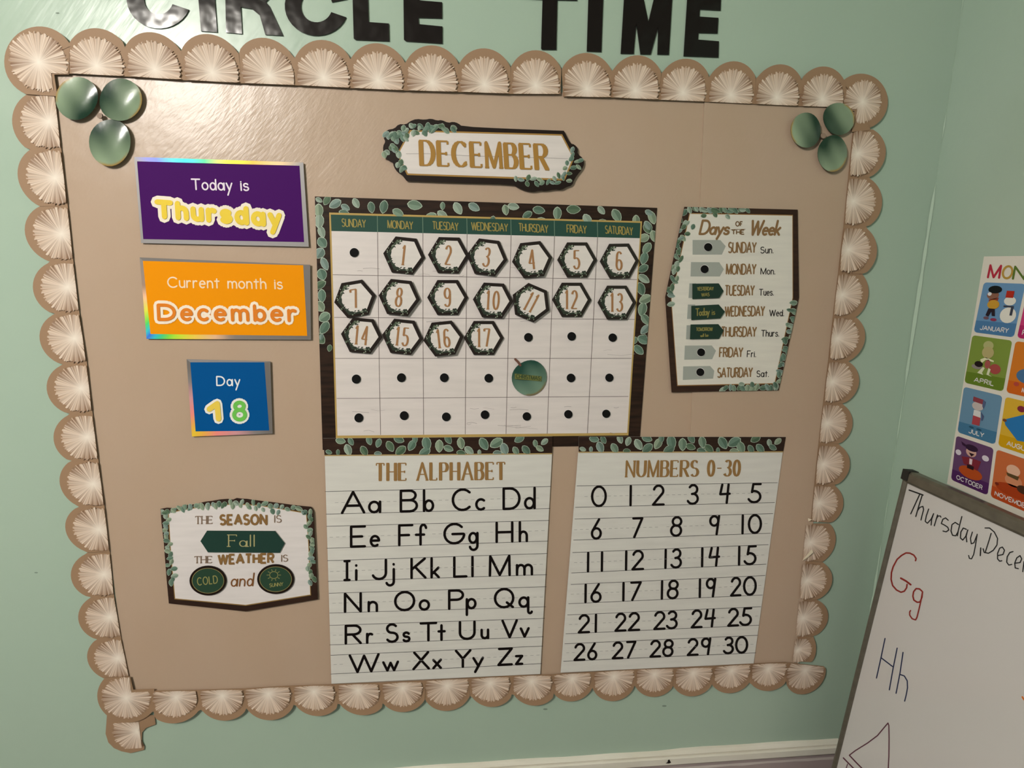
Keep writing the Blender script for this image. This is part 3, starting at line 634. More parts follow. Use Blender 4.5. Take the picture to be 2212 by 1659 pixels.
# ================================================================= ALPHABET / NUMBER CHARTS
def chart(name, label, hq, wq, lines, seed, titlef, rows, zz_, wd):
    t = thing(name, label, 'chart', BACK.at(bil(wq, .5, .5), .004))
    b = B(); b.slab([hq[0], hq[1], hq[2], wq[1], wq[2], wq[3], wq[0], hq[3]], .0040, .0048, S(222, 219, 212)); b.obj('sheet', shiplap_m, t)
    b = B(); b.poly(hq, .0050, S(40, 28, 24)); b.obj('header_band', wood_m, t)
    b = B(); rr = random.Random(55); W_ = hq[1][0]-hq[0][0]
    lp = [(.02,.8,16,20),(.075,.15,24,10),(.06,.82,14,90),(.12,.2,20,60),(.105,.68,28,70),(.175,.75,26,60),(.2,.15,22,70),(.24,.3,22,110),(.235,.92,18,0),(.29,.5,28,60),(.335,.75,30,140),(.33,.1,26,20),(.385,.45,28,120),(.4,.1,20,90),(.45,.35,34,80),(.44,.85,30,150),(.505,.5,30,90),(.545,.12,24,60),(.545,.65,24,20),(.6,.35,28,80),(.6,.92,22,10),(.635,.78,26,40),(.68,.9,14,90),(.70,.4,32,60),(.755,.35,34,150),(.79,.7,30,70),(.84,.82,22,60),(.855,.12,26,150),(.885,.78,26,50),(.925,.4,18,80),(.945,.7,20,30),(.965,.3,20,140),(.76,.95,22,0)]
    for k, (u, v, L, a) in enumerate(lp):
        leaf(b, bil(hq, u, v), L*.95, L*.6, a, .0051+(k % 9)*3e-5, True, hq)
    b.obj('leaf_print', print_m, t)
    b = B(); b.stroke([hq[3], hq[2]], 2.6, .0054, S(176, 150, 100), 'butt'); b.obj('gold_border', print_m, t)
    b = B()
    for (a0, a1, m0, m1, c0, c1) in lines:
        b.stroke([a0, lerp(a0, a1, .5), a1], 1.0, .0051, S(84, 82, 80), 'butt'); b.stroke([c0, c1], 1.0, .0051, S(84, 82, 80), 'butt')
        n = 34
        for k in range(n):
            if rr.random() < .12: continue
            b.stroke([lerp(m0, m1, (k+.1)/n), lerp(m0, m1, (k+.62)/n)], .7, .0051, S(150, 148, 146), 'butt')
    b.obj('ruled_lines', print_m, t)
    b = B(); titlef(b); b.obj('title_lettering', print_m, t)
    for (ln, chars) in zip(lines, rows):
        a0, a1, m0, m1, c0, c1 = ln
        for (ch, x0, x1) in chars:
            b = B(); x0, x1 = zz_(x0, 0)[0]+wd/2, zz_(x1, 0)[0]-wd/2
            if x1 < x0: x0 = x1 = (x0+x1)/2
            def mp(u, v):
                x = x0+(x1-x0)*u
                tb = (x-c0[0])/(c1[0]-c0[0]); ta = (x-a0[0])/(a1[0]-a0[0])
                yb = c0[1]+(c1[1]-c0[1])*tb-1.6; ya = a0[1]+(a1[1]-a0[1])*ta+2.2
                sh = (lerp(a0, a1, .5)[0]-lerp(c0, c1, .5)[0])*(x-(a0[0]+a1[0])/2)*0
                return (x+sk*(v-.5)*(yb-ya)*-1, yb+(ya-yb)*v)
            sk = chart.skew if ch != 'Z' else chart.skew
            glyph(b, ch, mp, wd, .0053, S(16, 9, 8))
            b.obj('printed_letter' if seed == 1 else 'printed_numeral', print_m, t)
    return t
def L6(zf, *v): return [tuple(zf(*p) for p in r_) for r_ in v]
za, za2 = Z(680, 930, .24412), Z(680, 1254, .24412)
al = L6(za, ((90,540),(2090,495),(115,640),(2065,595),(98,740),(2083,690)), ((103,848),(2075,795),(125,945),(2055,885),(105,1042),(2065,978)),
        ((110,1152),(2058,1088),(130,1248),(2040,1182),(115,1335),(2055,1275)), ((125,1440),(2050,1382),(150,1528),(2040,1472),(130,1615),(2045,1560)))
al += L6(za2, ((130,397),(2035,335),(155,485),(2025,415),(130,570),(2025,497)), ((140,662),(2020,580),(160,745),(2010,658),(140,828),(2010,735)))
ar = [[('A',230,447),('a',470,588),('B',750,914),('b',955,1057),('C',1210,1390),('c',1418,1517),('D',1660,1822),('d',1850,1956)],
      [('E',310,454),('e',484,580),('F',736,873),('f',884,994),('G',1136,1327),('g',1356,1450),('H',1598,1758),('h',1803,1887)],
      [('\u00ce',252,318),('i',355,378),('J',500,640),('j',622,710),('K',845,990),('k',1022,1108),('L',1223,1352),('l',1384,1406),('M',1538,1735),('m',1778,1932)],
      [('N',256,417),('n',466,560),('O',700,890),('o',918,1020),('P',1178,1322),('p',1334,1432),('Q',1588,1772),('q',1800,1932)],
      [('R',263,417),('r',452,522),('S',625,743),('s',773,848),('T',926,1084),('t',1084,1160),('U',1273,1424),('u',1465,1544),('V',1650,1798),('v',1812,1903)],
      [('W',298,574),('w',595,746),('X',862,1020),('x',1038,1126),('Y',1238,1387),('y',1393,1498),('Z',1614,1754),('z',1770,1846)]]
chart.skew = 0.0
chart('alphabet_chart', 'white lined alphabet chart titled THE ALPHABET with leafy header, below the calendar', [(698,947),(1193.8,943),(1192.8,980),(701,984)],
      [(701.5,984),(1192.6,980),(1167,1456),(716,1477)], al, 1,
      lambda b: text(b, 'THE ALPHABET', za(545,443), za(1680,433), (0, -37), 7.2, .0053, S(152, 116, 70), track=.34, style='serif', thin=2.2), ar, za, 5.5)
zn, zn2 = Z(1200, 930, .24412), Z(1200, 1254, .24412)
nl = L6(zn, ((188,490),(1965,462),(200,585),(1955,550),(175,680),(1940,637)), ((168,783),(1925,735),(160,878),(1895,822),(158,970),(1905,908)),
        ((150,1080),(1885,1010),(160,1170),(1865,1100),(140,1260),(1865,1183)), ((135,1362),(1855,1283),(130,1450),(1840,1368),(115,1533),(1832,1455)))
nl += L6(zn2, ((105,305),(1818,232),(115,390),(1810,312),(90,472),(1800,395)), ((80,560),(1790,485),(90,640),(1770,562),(70,715),(1775,640)))
nr = [[('0',313,455),('1',648,682),('2',852,972),('3',1162,1272),('4',1447,1552),('5',1706,1826)],
      [('6',310,412),('7',678,778),('8',1012,1127),('9',1358,1458),('1',1638,1674),('0',1701,1828)],
      [('1',272,304),('1',395,427),('1',608,642),('2',670,790),('1',956,992),('3',1017,1122),('1',1281,1315),('4',1353,1458),('1',1608,1642),('5',1670,1782)],
      [('1',250,282),('6',306,410),('1',585,617),('7',660,764),('1',924,960),('8',983,1095),('1',1261,1294),('9',1328,1424),('2',1543,1650),('0',1658,1782)],
      [('2',195,312),('1',340,374),('2',520,634),('2',638,755),('2',864,980),('3',978,1085),('2',1195,1307),('4',1316,1420),('2',1518,1630),('5',1631,1742)],
      [('2',158,270),('6',278,372),('2',496,607),('7',624,717),('2',830,940),('8',943,1050),('2',1160,1272),('9',1285,1380),('3',1482,1582),('0',1588,1706)]]
chart('number_chart', 'white lined number chart titled NUMBERS 0-30 with leafy header, beside the alphabet chart', [(1250,943.4),(1697.5,944),(1692,976),(1250,977)],
      [(1249,977),(1691,976),(1628,1433),(1211,1453)], nl, 2,
      lambda b: text(b, 'NUMBERS 0-30', zn(625,410), zn(1625,402), (1.5, -34), 6.4, .0053, S(152, 116, 70), track=.30, style='serif', thin=2.2), nr, zn, 5.2)
# ================================================================= FOIL EDGED SIGNS
def foilsign(name, label, oq, iq, col, stops, fn, h=.0040):
    t = thing(name, label, 'sign', BACK.at(bil(oq, .5, .5), h))
    b = B(); SIL = S(150, 146, 146)
    b.slab(oq, h, h+.0012, SIL, S(120, 116, 112))
    # four border bands, the foil's rainbow sheen painted into their colour
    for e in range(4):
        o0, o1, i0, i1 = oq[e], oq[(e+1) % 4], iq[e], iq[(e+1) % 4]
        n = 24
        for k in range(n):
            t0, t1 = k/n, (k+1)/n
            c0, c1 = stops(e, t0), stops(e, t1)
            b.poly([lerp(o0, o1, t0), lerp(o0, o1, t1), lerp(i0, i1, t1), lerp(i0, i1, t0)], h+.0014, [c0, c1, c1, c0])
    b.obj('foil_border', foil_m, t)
    b = B(); b.poly(iq, h+.0015, col); b.obj('face', sign_m, t)
    b = B(); fn(b, h+.0017); b.obj('lettering', print_m, t)
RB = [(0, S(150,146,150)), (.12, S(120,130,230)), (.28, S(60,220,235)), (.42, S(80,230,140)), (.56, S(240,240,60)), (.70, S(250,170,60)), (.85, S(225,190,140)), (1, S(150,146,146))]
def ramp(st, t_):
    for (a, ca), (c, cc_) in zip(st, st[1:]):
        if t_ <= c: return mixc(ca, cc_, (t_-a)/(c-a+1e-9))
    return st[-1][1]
SILc = S(150, 146, 146); DS = S(122, 116, 112)
def bubble(b, s, p0, p1, up, w_in, w_out, h, cin, cout, track=.34, upr=None):
    text(b, s, p0, p1, up, w_out, h, cout, upr, track, xh=1.4); text(b, s, p0, p1, up, w_in, h+.0008, cin, upr, track, xh=1.4)
def f1(b, h):
    text(b, 'Today is', (415,409), (537,411.5), (-1.5, -22), 3.3, h, S(236, 222, 236), track=.2, xh=1.35)
    bubble(b, 'Thursday', (341,467), (604,487), (-2, -31), 11.5, 27, h+.0004, S(238, 206, 62), S(244, 232, 214), .36)
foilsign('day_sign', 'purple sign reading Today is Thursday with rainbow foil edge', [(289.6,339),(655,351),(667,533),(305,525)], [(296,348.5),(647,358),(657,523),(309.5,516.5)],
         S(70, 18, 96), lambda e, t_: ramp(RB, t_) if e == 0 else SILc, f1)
def f2(b, h):
    text(b, 'Current month is', (363,620.5), (610,624), (-1, -21.5), 3.0, h, S(250, 222, 190), track=.2, xh=1.35)
    bubble(b, 'December', (343,690), (640,692.5), (-1.5, -31), 7.2, 20, h+.0004, S(226, 128, 34), S(250, 234, 214), .34)
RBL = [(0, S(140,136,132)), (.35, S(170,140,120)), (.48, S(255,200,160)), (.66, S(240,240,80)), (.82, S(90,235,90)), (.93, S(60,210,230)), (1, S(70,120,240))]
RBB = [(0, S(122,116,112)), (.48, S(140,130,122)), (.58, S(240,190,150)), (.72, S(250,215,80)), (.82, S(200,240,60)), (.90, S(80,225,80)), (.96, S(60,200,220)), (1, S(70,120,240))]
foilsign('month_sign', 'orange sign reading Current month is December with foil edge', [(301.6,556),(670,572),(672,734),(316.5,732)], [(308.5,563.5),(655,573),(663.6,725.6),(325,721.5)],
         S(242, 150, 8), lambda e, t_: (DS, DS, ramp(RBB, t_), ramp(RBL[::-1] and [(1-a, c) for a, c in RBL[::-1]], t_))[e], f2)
def f3(b, h):
    text(b, 'Day', (468.5,832.5), (518,833), (-.5, -19), 3.0, h, S(236, 238, 240), track=.26, xh=1.35)
    for ch, bx, col in (('1', (458,478), S(236, 206, 84)), ('8', (505,529), S(112, 196, 84))):
        st = [[(452,884),(469,872),(472,905)]] if ch == '1' else [ell(517,877.5,9.5,8,0,360,18), ell(517.5,896,12,10.5,0,360,20)]
        for s in st: b.stroke(s, 22 if ch == '1' else 19, h+.0004, S(238, 236, 230))
        for s in st: b.stroke(s, 12 if ch == '1' else 8.5, h+.0012, col)
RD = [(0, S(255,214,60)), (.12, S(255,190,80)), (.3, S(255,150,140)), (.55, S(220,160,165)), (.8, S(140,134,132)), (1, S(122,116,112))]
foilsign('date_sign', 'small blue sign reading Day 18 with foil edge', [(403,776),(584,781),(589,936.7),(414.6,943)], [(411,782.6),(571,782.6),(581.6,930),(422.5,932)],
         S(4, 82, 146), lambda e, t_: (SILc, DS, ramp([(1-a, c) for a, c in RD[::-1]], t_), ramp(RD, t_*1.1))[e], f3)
# ================================================================= SEASON / WEATHER SIGN
zs = Z(300, 1040, .19892)
t = thing('season_sign', 'plaque with leafy arched top and pointed bottom, listing the season and weather', 'sign', BACK.at((520, 1195), .004))
ol = [(235,300),(300,288),(360,292),(450,285),(480,258),(560,258),(640,240),(720,222),(800,212),(880,198),(960,192),(1020,200),(1060,182),(1120,190),(1170,192),(1260,205),(1340,215),(1430,225),(1540,240),(1650,255),(1760,268),(1870,278),(1895,320),(1905,500),(1920,800),(1930,1000),(1942,1280),(1160,1412),(325,1325),(300,1050),(270,660),(245,450)]
b = B(); b.slab([zs(*p) for p in ol], .0040, .0054, S(44, 30, 26)); b.obj('frame', wood_m, t)
iq = [(325,345),(500,310),(760,268),(1040,250),(1300,265),(1560,305),(1815,350),(1840,700),(1860,1228),(1160,1340),(395,1270),(370,1000),(345,700)]
b = B(); b.poly([zs(*((x-1100)*1.012+1100, (y-800)*1.02+800)) for x, y in iq], .0055, S(150, 120, 70)); b.obj('gold_border', print_m, t)
b = B(); b.poly([zs(*p) for p in iq], .0056, S(230, 222, 220)); b.obj('face', shiplap_m, t)
SQ = [zs(*p) for p in [(236,292),(620,232),(1060,178),(1500,225),(1885,278),(1942,1280),(1160,1412),(325,1325)]]
b = B(); rr = random.Random(12); k = 0
tops = [(250+i*62, 330-95*math.sin(math.pi*(i/26))-0+rr.uniform(-14, 22)) for i in range(27)]
for (x, y) in tops:
    k += 1; leaf(b, zs(x, y), rr.uniform(12, 18), rr.uniform(8, 12), rr.uniform(20, 160), .0058+(k % 9)*3e-5, True, SQ)
for i in range(15):
    k += 1; leaf(b, zs(300+i*88+rr.uniform(-20, 20), 330-78*math.sin(math.pi*i/14)+rr.uniform(-5, 18)), rr.uniform(11, 17), rr.uniform(8, 11), rr.uniform(30, 150), .0058+(k % 9)*3e-5, True, SQ)
for i in range(21):
    y = 340+i*38; k += 1
    leaf(b, zs(285+i*3.4+rr.uniform(-32, 45), y), rr.uniform(12, 17), rr.uniform(8, 11), rr.uniform(0, 180), .0058+(k % 9)*3e-5, True, SQ)
    k += 1; leaf(b, zs(1850+i*2.6+rr.uniform(-60, 30), y), rr.uniform(12, 17), rr.uniform(8, 11), rr.uniform(0, 180), .0058+(k % 9)*3e-5, True, SQ)
b.obj('leaf_print', print_m, t)
b = B(); BR = S(138, 104, 62); GB = S(128, 104, 84)
text(b, 'THE', zs(615,460), zs(795,458), (0, -16), 2.2, .0062, GB, style='serif', thin=1.5)
text(b, 'SEASON', zs(885,468), zs(1385,464), (0, -20), 5.0, .0062, BR, track=.3, style='butt')
text(b, 'IS', zs(1472,445), zs(1545,445), (0, -15), 2.2, .0062, GB, style='serif', thin=1.5)
text(b, 'THE', zs(605,886), zs(790,884), (0, -14), 2.2, .0062, GB, style='serif', thin=1.5)
text(b, 'WEATHER', zs(865,895), zs(1460,882), (0, -19), 4.9, .0062, BR, track=.28, style='butt')
text(b, 'IS', zs(1548,870), zs(1615,868), (0, -14), 2.2, .0062, GB, style='serif', thin=1.5)
text(b, 'and', zs(1000,1138), zs(1235,1132), (3, -27), 3.0, .0062, S(128, 84, 48), track=.22, xh=1.1)
b.obj('lettering', print_m, t)
t = thing('season_card', 'green pointed card reading Fall on the season sign', 'card', BACK.at(zs(1120, 650), .0065))
b = B(); b.slab([zs(*p) for p in [(668,648),(740,535),(1480,538),(1585,670),(1530,775),(750,770)]], .0066, .0078, S(36, 64, 56), S(180, 176, 168)); b.obj('base', gloss_m, t)
b = B(); text(b, 'Fall', zs(975,706), zs(1255,706), (0, -25), 2.6, .0081, S(178, 170, 120), track=.22, style='serif', thin=1.5); b.obj('lettering', print_m, t)
for (cx, cyy, s, lab) in ((750,1078,'COLD','round green weather card reading COLD on the season sign'), (1485,1062,'SUNNY','round green weather card with sun, reading SUNNY, on the season sign')):
    t = thing('weather_card', lab, 'card', BACK.at(zs(cx, cyy), .0065), 'weather cards')
    c = zs(cx, cyy)
    b = B(); b.disc(c, 40, 32, .0080, S(32, 22, 17), 36, slab=.0066); b.obj('base', gloss_m, t)
    b = B(); b.disc(c, 35, 27.5, .0082, S(150, 136, 86), 36); b.disc(c, 33.8, 26.4, .0083, S(44, 70, 54), 36); b.obj('face', gloss_m, t)
    b = B()
    if s == 'COLD': text(b, s, (c[0]-22, c[1]+10), (c[0]+21, c[1]+5), (-1.5, -16), 2.0, .0085, S(150, 146, 88), track=.3, style='butt')
    else:
        sc_ = (c[0]-4, c[1]-9); b.stroke(ell(sc_[0], sc_[1], 9, 7.5, 0, 360, 20), 1.3, .0085, S(150, 146, 88))
        for k in range(10):
            a = R(36*k); b.stroke([(sc_[0]+11*math.cos(a), sc_[1]+9.5*math.sin(a)), (sc_[0]+15*math.cos(a), sc_[1]+12.5*math.sin(a))], 1.2, .0085, S(150, 146, 88))
        text(b, s, (c[0]-13, c[1]+17), (c[0]+16, c[1]+14), (0, -7.5), 1.3, .0085, S(150, 146, 88), track=.2, style='butt')
    b.obj('lettering', print_m, t)
# ================================================================= DAYS OF THE WEEK SIGN
ze, zf = Z(1400, 420, .22604), Z(1420, 660, .16275)
t = thing('weekday_sign', 'tall Days of the Week sign listing the weekdays in a leafy dark frame', 'sign', BACK.at((1585, 650), .004))
ol = [(1478.7,446.7),(1723,452.8),(1726,643),(1682,843),(1451,847.5),(1437.3,642)]
b = B(); b.slab(ol, .0042, .0055, S(48, 34, 28)); b.obj('frame', wood_m, t)
iq = [(1490.4,462),(1711.5,466),(1712,643),(1673,827.6),(1464,832),(1450.5,646)]
b = B(); b.poly([(p[0]+(1.4 if p[0] > 1580 else -1.4), p[1]+(2 if p[1] > 700 else -2 if p[1] < 500 else 0)) for p in iq], .0057, S(150, 112, 66)); b.obj('gold_border', print_m, t)
b = B(); b.poly(iq, .0058, S(226, 221, 210)); b.obj('face', shiplap_m, t)
b = B(); rr = random.Random(19); k = 0
def along(a, c, n, jit, L0=14, L1=20):
    global k
    for i in range(n):
        p = lerp(a, c, (i+.5)/n); k += 1
        leaf(b, (p[0]+rr.uniform(-jit, jit), p[1]+rr.uniform(-jit, jit)*.7), rr.uniform(L0, L1), rr.uniform(8, 12), rr.uniform(0, 180), .0060+(k % 9)*3e-5, True, ol)
along((1484,452), (1620,456), 16, 4); along((1480,460), (1446,655), 26, 9); along((1718,650), (1680,838), 26, 8); along((1552,840), (1680,838), 13, 4)
for p in ((1520,466),(1545,464),(1572,468),(1485,505),(1497,490),(1602,830),(1625,831)): k += 1; leaf(b, p, 14, 10, rr.uniform(0, 180), .0060+(k % 9)*3e-5, True, ol)
b.obj('leaf_print', print_m, t)
b = B(); BRN = S(138, 106, 70); BK = S(34, 28, 27)
text(b, 'Days', ze(492,378), ze(765,380), (7, -29), 4.8, .0062, BRN, track=.16)
text(b, 'OF', ze(838,302), ze(902,302), (0, -9.5), 2.2, .0062, S(120, 92, 60), track=.25, style='butt')
text(b, 'THE', ze(800,380), ze(918,380), (0, -9), 2.2, .0062, S(120, 92, 60), track=.2, style='butt')
b.stroke([ze(790,336), ze(930,332)], 1.0, .0062, S(120, 92, 60))
text(b, 'Week', ze(970,385), ze(1250,385), (7, -30), 4.8, .0062, BRN, track=.14)
WK = [('SUNDAY', ze(768,556), ze(1030,556), 22, 'Sun.', ze(1075,560), ze(1195,560)), ('MONDAY', ze(748,762), ze(1028,762), 21.5, 'Mon.', ze(1076,762), ze(1212,762)),
      ('TUESDAY', ze(735,964), ze(1012,964), 21, 'Tues.', ze(1062,964), ze(1198,964)), ('WEDNESDAY', ze(735,1162), ze(1110,1160), 20.5, 'Wed.', ze(1160,1162), ze(1296,1162)),
      ('THURSDAY', ze(700,1358), ze(1032,1358), 20.5, 'Thurs.', ze(1082,1356), ze(1250,1356)), ('FRIDAY', zf(825,684), zf(1130,682), 20, 'Fri.', zf(1192,682), zf(1305,682)),
      ('SATURDAY', zf(800,954), zf(1258,948), 20, 'Sat.', zf(1318,946), zf(1475,946))]
for s, p0, p1, hh, s2, q0, q1 in WK:
    text(b, s, p0, p1, (.8, -hh), 2.9, .0062, BRN, track=.17, style='butt'); text(b, s2, q0, q1, (.5, -13), 1.7, .0062, BK, track=.2, xh=1.35)
b.obj('lettering', print_m, t)
b = B(); GR = S(162, 166, 158)
slots = [[ze(425,435),ze(690,436),ze(742,495),ze(705,575),ze(425,576)], [ze(410,646),ze(680,648),ze(724,715),ze(685,784),ze(405,784)], [ze(395,850),ze(460,850),ze(460,990),ze(386,990)],
         [ze(380,1052),ze(450,1052),ze(450,1190),ze(372,1190)], [ze(368,1250),ze(440,1250),ze(440,1385),ze(362,1385)], [zf(365,532),zf(722,530),zf(778,600),zf(728,712),zf(357,720)], [zf(343,808),zf(700,803),zf(755,865),zf(740,970),zf(338,988)]]
for s in slots: b.poly(s, .0059, GR)
b.obj('slot_print', print_m, t)
for (c, r_, w_) in (((1530,533.7), 8.7, 'Sunday'), ((1522.3,581.4), 8.6, 'Monday'), ((1514.7,761), 8.4, 'Friday'), ((1513,804), 8.4, 'Saturday')):
    dot(c[0], c[1], r_, 'round black dot beside %s on the Days of the Week sign' % w_, .0062, 'black dots on the weekday sign')
for (q, s1, s2, lab) in (([ze(425,853),ze(675,850),ze(722,922),ze(680,990),ze(425,1000)], 'YESTERDAY', 'WAS', 'green arrow card beside Tuesday on the Days of the Week sign, two gold lines'),
                         ([ze(415,1065),ze(675,1052),ze(735,1120),ze(690,1185),ze(415,1200)], 'Today', 'is', 'green arrow card beside Wednesday, reading Today is'),
                         ([ze(408,1243),ze(672,1240),ze(722,1300),ze(678,1380),ze(402,1384)], 'TOMORROW', 'will be', 'green arrow card beside Thursday on the Days of the Week sign')):
    t = thing('arrow_card', lab, 'card', BACK.at(q[2], .0066), 'green arrow cards')
    b = B(); b.slab(q, .0072, .0084, S(36, 58, 48), S(60, 80, 66)); b.obj('base', print_m, t)
    b = B(); c = ((q[0][0]+q[1][0])/2, (q[0][1]+q[4][1])/2); YG = S(140, 132, 74)
    if s1 == 'Today':
        text(b, 'Today', (c[0]-20, c[1]+6), (c[0]+9, c[1]+4), (0, -15), 2.3, .0087, YG, track=.1); text(b, 'is', (c[0]+15, c[1]+4), (c[0]+21, c[1]+3.5), (0, -13), 1.6, .0087, YG)
    else:
        text(b, s1, (c[0]-18, c[1]-2), (c[0]+17, c[1]-2.5), (0, -7), 1.5, .0087, YG, track=.14, style='butt'); text(b, s2, (c[0]-9, c[1]+11), (c[0]+8, c[1]+10), (0, -7), 1.5, .0087, YG, track=.14, style='butt')
    b.obj('lettering', print_m, t)
# ================================================================= MONTHS POSTER (right wall)
PL = SIDE
t = thing('months_poster', 'months of the year poster with coloured picture tiles on the right wall', 'poster', SIDE.at((2127, 700), .001))
tl, bl = SIDE.at((2127,554)), SIDE.at((2047,1045))
q1 = [[(2127,610),(2218,614),(2192,729.7),(2105,717.5)], [(2102.4,724),(2189.6,737),(2172,847.6),(2085,826.5)], [(2084,835.4),(2169,854),(2153,961),(2070,933.5)], [(2067.6,941),(2149,969),(2136,1071.8),(2056,1036)]]
w_sheet = (SIDE.at((2141,1075))-SIDE.at((2056,1036))).length
cw = Vector((0, -w_sheet, 0))
wid = Vector((0, -(3*w_sheet+.012), 0))
def drop(v, z): return Vector((v.x, v.y, z))
b = B(SIDE); b.slab([tl, tl+wid, bl+wid, bl], .0004, .0012, S(222, 216, 204)); b.obj('sheet', print_m, t)
TC = [[S(104,146,186), S(200,60,120), S(120,170,90)], [S(124,146,62), S(208,120,36), S(90,160,190)], [S(104,142,170), S(214,172,52), S(190,80,60)], [S(98,66,104), S(196,104,58), S(70,140,90)]]
TD = [[S(74,120,164), S(176,36,100), S(90,140,60)], [S(98,124,36), S(204,98,26), S(60,130,170)], [S(66,116,150), S(204,156,10), S(160,50,40)], [S(78,36,90), S(186,74,30), S(40,110,60)]]
NM = [['JANUARY','FEBRUARY','MARCH'], ['APRIL','MAY','JUNE'], ['JULY','AUGUST','SEPTEMBER'], ['OCTOBER','NOVEMBER','DECEMBER']]
tiles = {}
for r_ in range(4):
    Q = [SIDE.at(p) for p in q1[r_]]
    Q[1] = Vector((XC, Q[0].y-.93*w_sheet, Q[0].z)); Q[2] = Vector((XC, Q[3].y-.93*w_sheet, Q[3].z))
    for c_ in range(3):
        q = [p+cw*c_ for p in Q]
        f = lambda u, v, q=q: tuple(lerp(lerp(tuple(q[0]), tuple(q[1]), u), lerp(tuple(q[3]), tuple(q[2]), u), v))
        tiles[(r_, c_)] = f; b = B(SIDE)
        rc = []
        for (cu, cv, a0) in ((.08, .06, 180), (.92, .06, 270), (.92, .94, 0), (.08, .94, 90)):
            for k in range(5):
                a = R(a0+90*k/4); rc.append(f(cu+.08*math.cos(a), cv+.06*math.sin(a)))
        b.poly(rc, .0014, TC[r_][c_])
        b.poly([f(0, .76), f(1, .74), f(1, .94), f(.92, 1), f(.08, 1), f(0, .94)], .0015, TD[r_][c_])
        name = NM[r_][c_]; wn = min(.8, .1*len(name)); u0 = .5-wn/2
        gs = [FONT[ch][0]+.2 for ch in name]; tot = sum(gs)-.2; x = 0
        for ch, g_ in zip(name, gs):
            mp = lambda u, v, x=x, g_=g_: (u0+wn*(x+u*(g_-.2))/tot, .93-.085*v)
            for st in FONT[ch][1:]:
                pts = [Vector(mp(*p)) for p in st]
                for i_ in range(len(pts)-1):
                    d = pts[i_+1]-pts[i_]
                    if d.length < 1e-5: continue
                    nq = Vector((-d.y, d.x)).normalized()*.009
                    b.poly([f(*(pts[i_]-nq)), f(*(pts[i_+1]-nq)), f(*(pts[i_+1]+nq)), f(*(pts[i_]+nq))], .0017, S(226, 222, 220))
            x += g_
        tiles[(r_, c_, 'b')] = b
def blob(r_, c_, cx, cyy, rx, ry, col, h=.0018, rot=0, n=18):
    f = tiles[(r_, c_)]; tiles[(r_, c_, 'b')].poly([f(u, v) for u, v in ell(cx, cyy, rx, ry, 0, 360, n, rot)[:-1]], h, col)
def shp(r_, c_, pts, col, h=.0018):
    f = tiles[(r_, c_)]; tiles[(r_, c_, 'b')].poly([f(*p) for p in pts], h, col)
h2, h3 = .0020, .0022
# january: child and snowman
blob(0,0,.30,.24,.15,.085,S(140,96,78)); blob(0,0,.33,.13,.17,.075,S(18,24,26),h2); blob(0,0,.22,.22,.05,.035,S(222,226,230),h3)
shp(0,0,[(.22,.33),(.46,.28),(.44,.36),(.24,.40)],S(150,66,46)); blob(0,0,.36,.42,.15,.09,S(198,150,52),h2)
shp(0,0,[(.26,.50),(.42,.50),(.46,.64),(.38,.64),(.35,.56),(.30,.66),(.22,.64)],S(40,30,40),h2)
blob(0,0,.25,.69,.07,.03,S(110,80,92),h2); blob(0,0,.44,.71,.08,.03,S(140,52,80),h2)
blob(0,0,.74,.33,.14,.085,S(226,224,214),h2); blob(0,0,.76,.60,.19,.15,S(226,224,214)); shp(0,0,[(.62,.14),(.80,.14),(.80,.27),(.62,.27)],S(176,44,30),h3)
shp(0,0,[(.62,.42),(.86,.42),(.86,.60),(.80,.60),(.80,.45),(.62,.45)],S(60,64,78),h3)
# april: child with umbrella-like hat and basket
blob(1,0,.46,.16,.13,.09,S(176,176,120)); blob(1,0,.48,.30,.15,.12,S(180,168,116),h2); shp(1,0,[(.32,.46),(.45,.40),(.66,.44),(.66,.47),(.46,.45),(.36,.54)],S(222,220,184),h2)
blob(1,0,.52,.53,.07,.09,S(160,84,78),h2); blob(1,0,.72,.60,.14,.10,S(164,74,70)); blob(1,0,.30,.56,.11,.06,S(30,18,22),h3); blob(1,0,.26,.62,.14,.05,S(140,132,128))
shp(1,0,[(.42,.60),(.47,.62),(.42,.72),(.46,.76),(.30,.74)],S(216,218,186),h2); shp(1,0,[(.56,.60),(.62,.62),(.60,.73),(.68,.76),(.54,.74)],S(216,218,186),h2)
# july: child in striped top hat
blob(2,0,.44,.33,.15,.09,S(196,184,180)); shp(2,0,[(.30,.15),(.58,.17),(.60,.27),(.30,.25)],S(140,62,72),h2); shp(2,0,[(.56,.17),(.64,.20),(.60,.36),(.56,.30)],S(84,96,130),h3)
shp(2,0,[(.36,.42),(.54,.42),(.56,.56),(.36,.56)],S(214,214,212),h2); shp(2,0,[(.36,.54),(.56,.55),(.56,.72),(.36,.73)],S(168,66,74),h3); blob(2,0,.36,.80,.07,.02,S(34,76,100),h2); blob(2,0,.56,.80,.07,.02,S(34,76,100),h2)
shp(2,0,[(.54,.42),(.64,.50),(.62,.60),(.58,.60),(.58,.52)],S(74,84,118),h2)
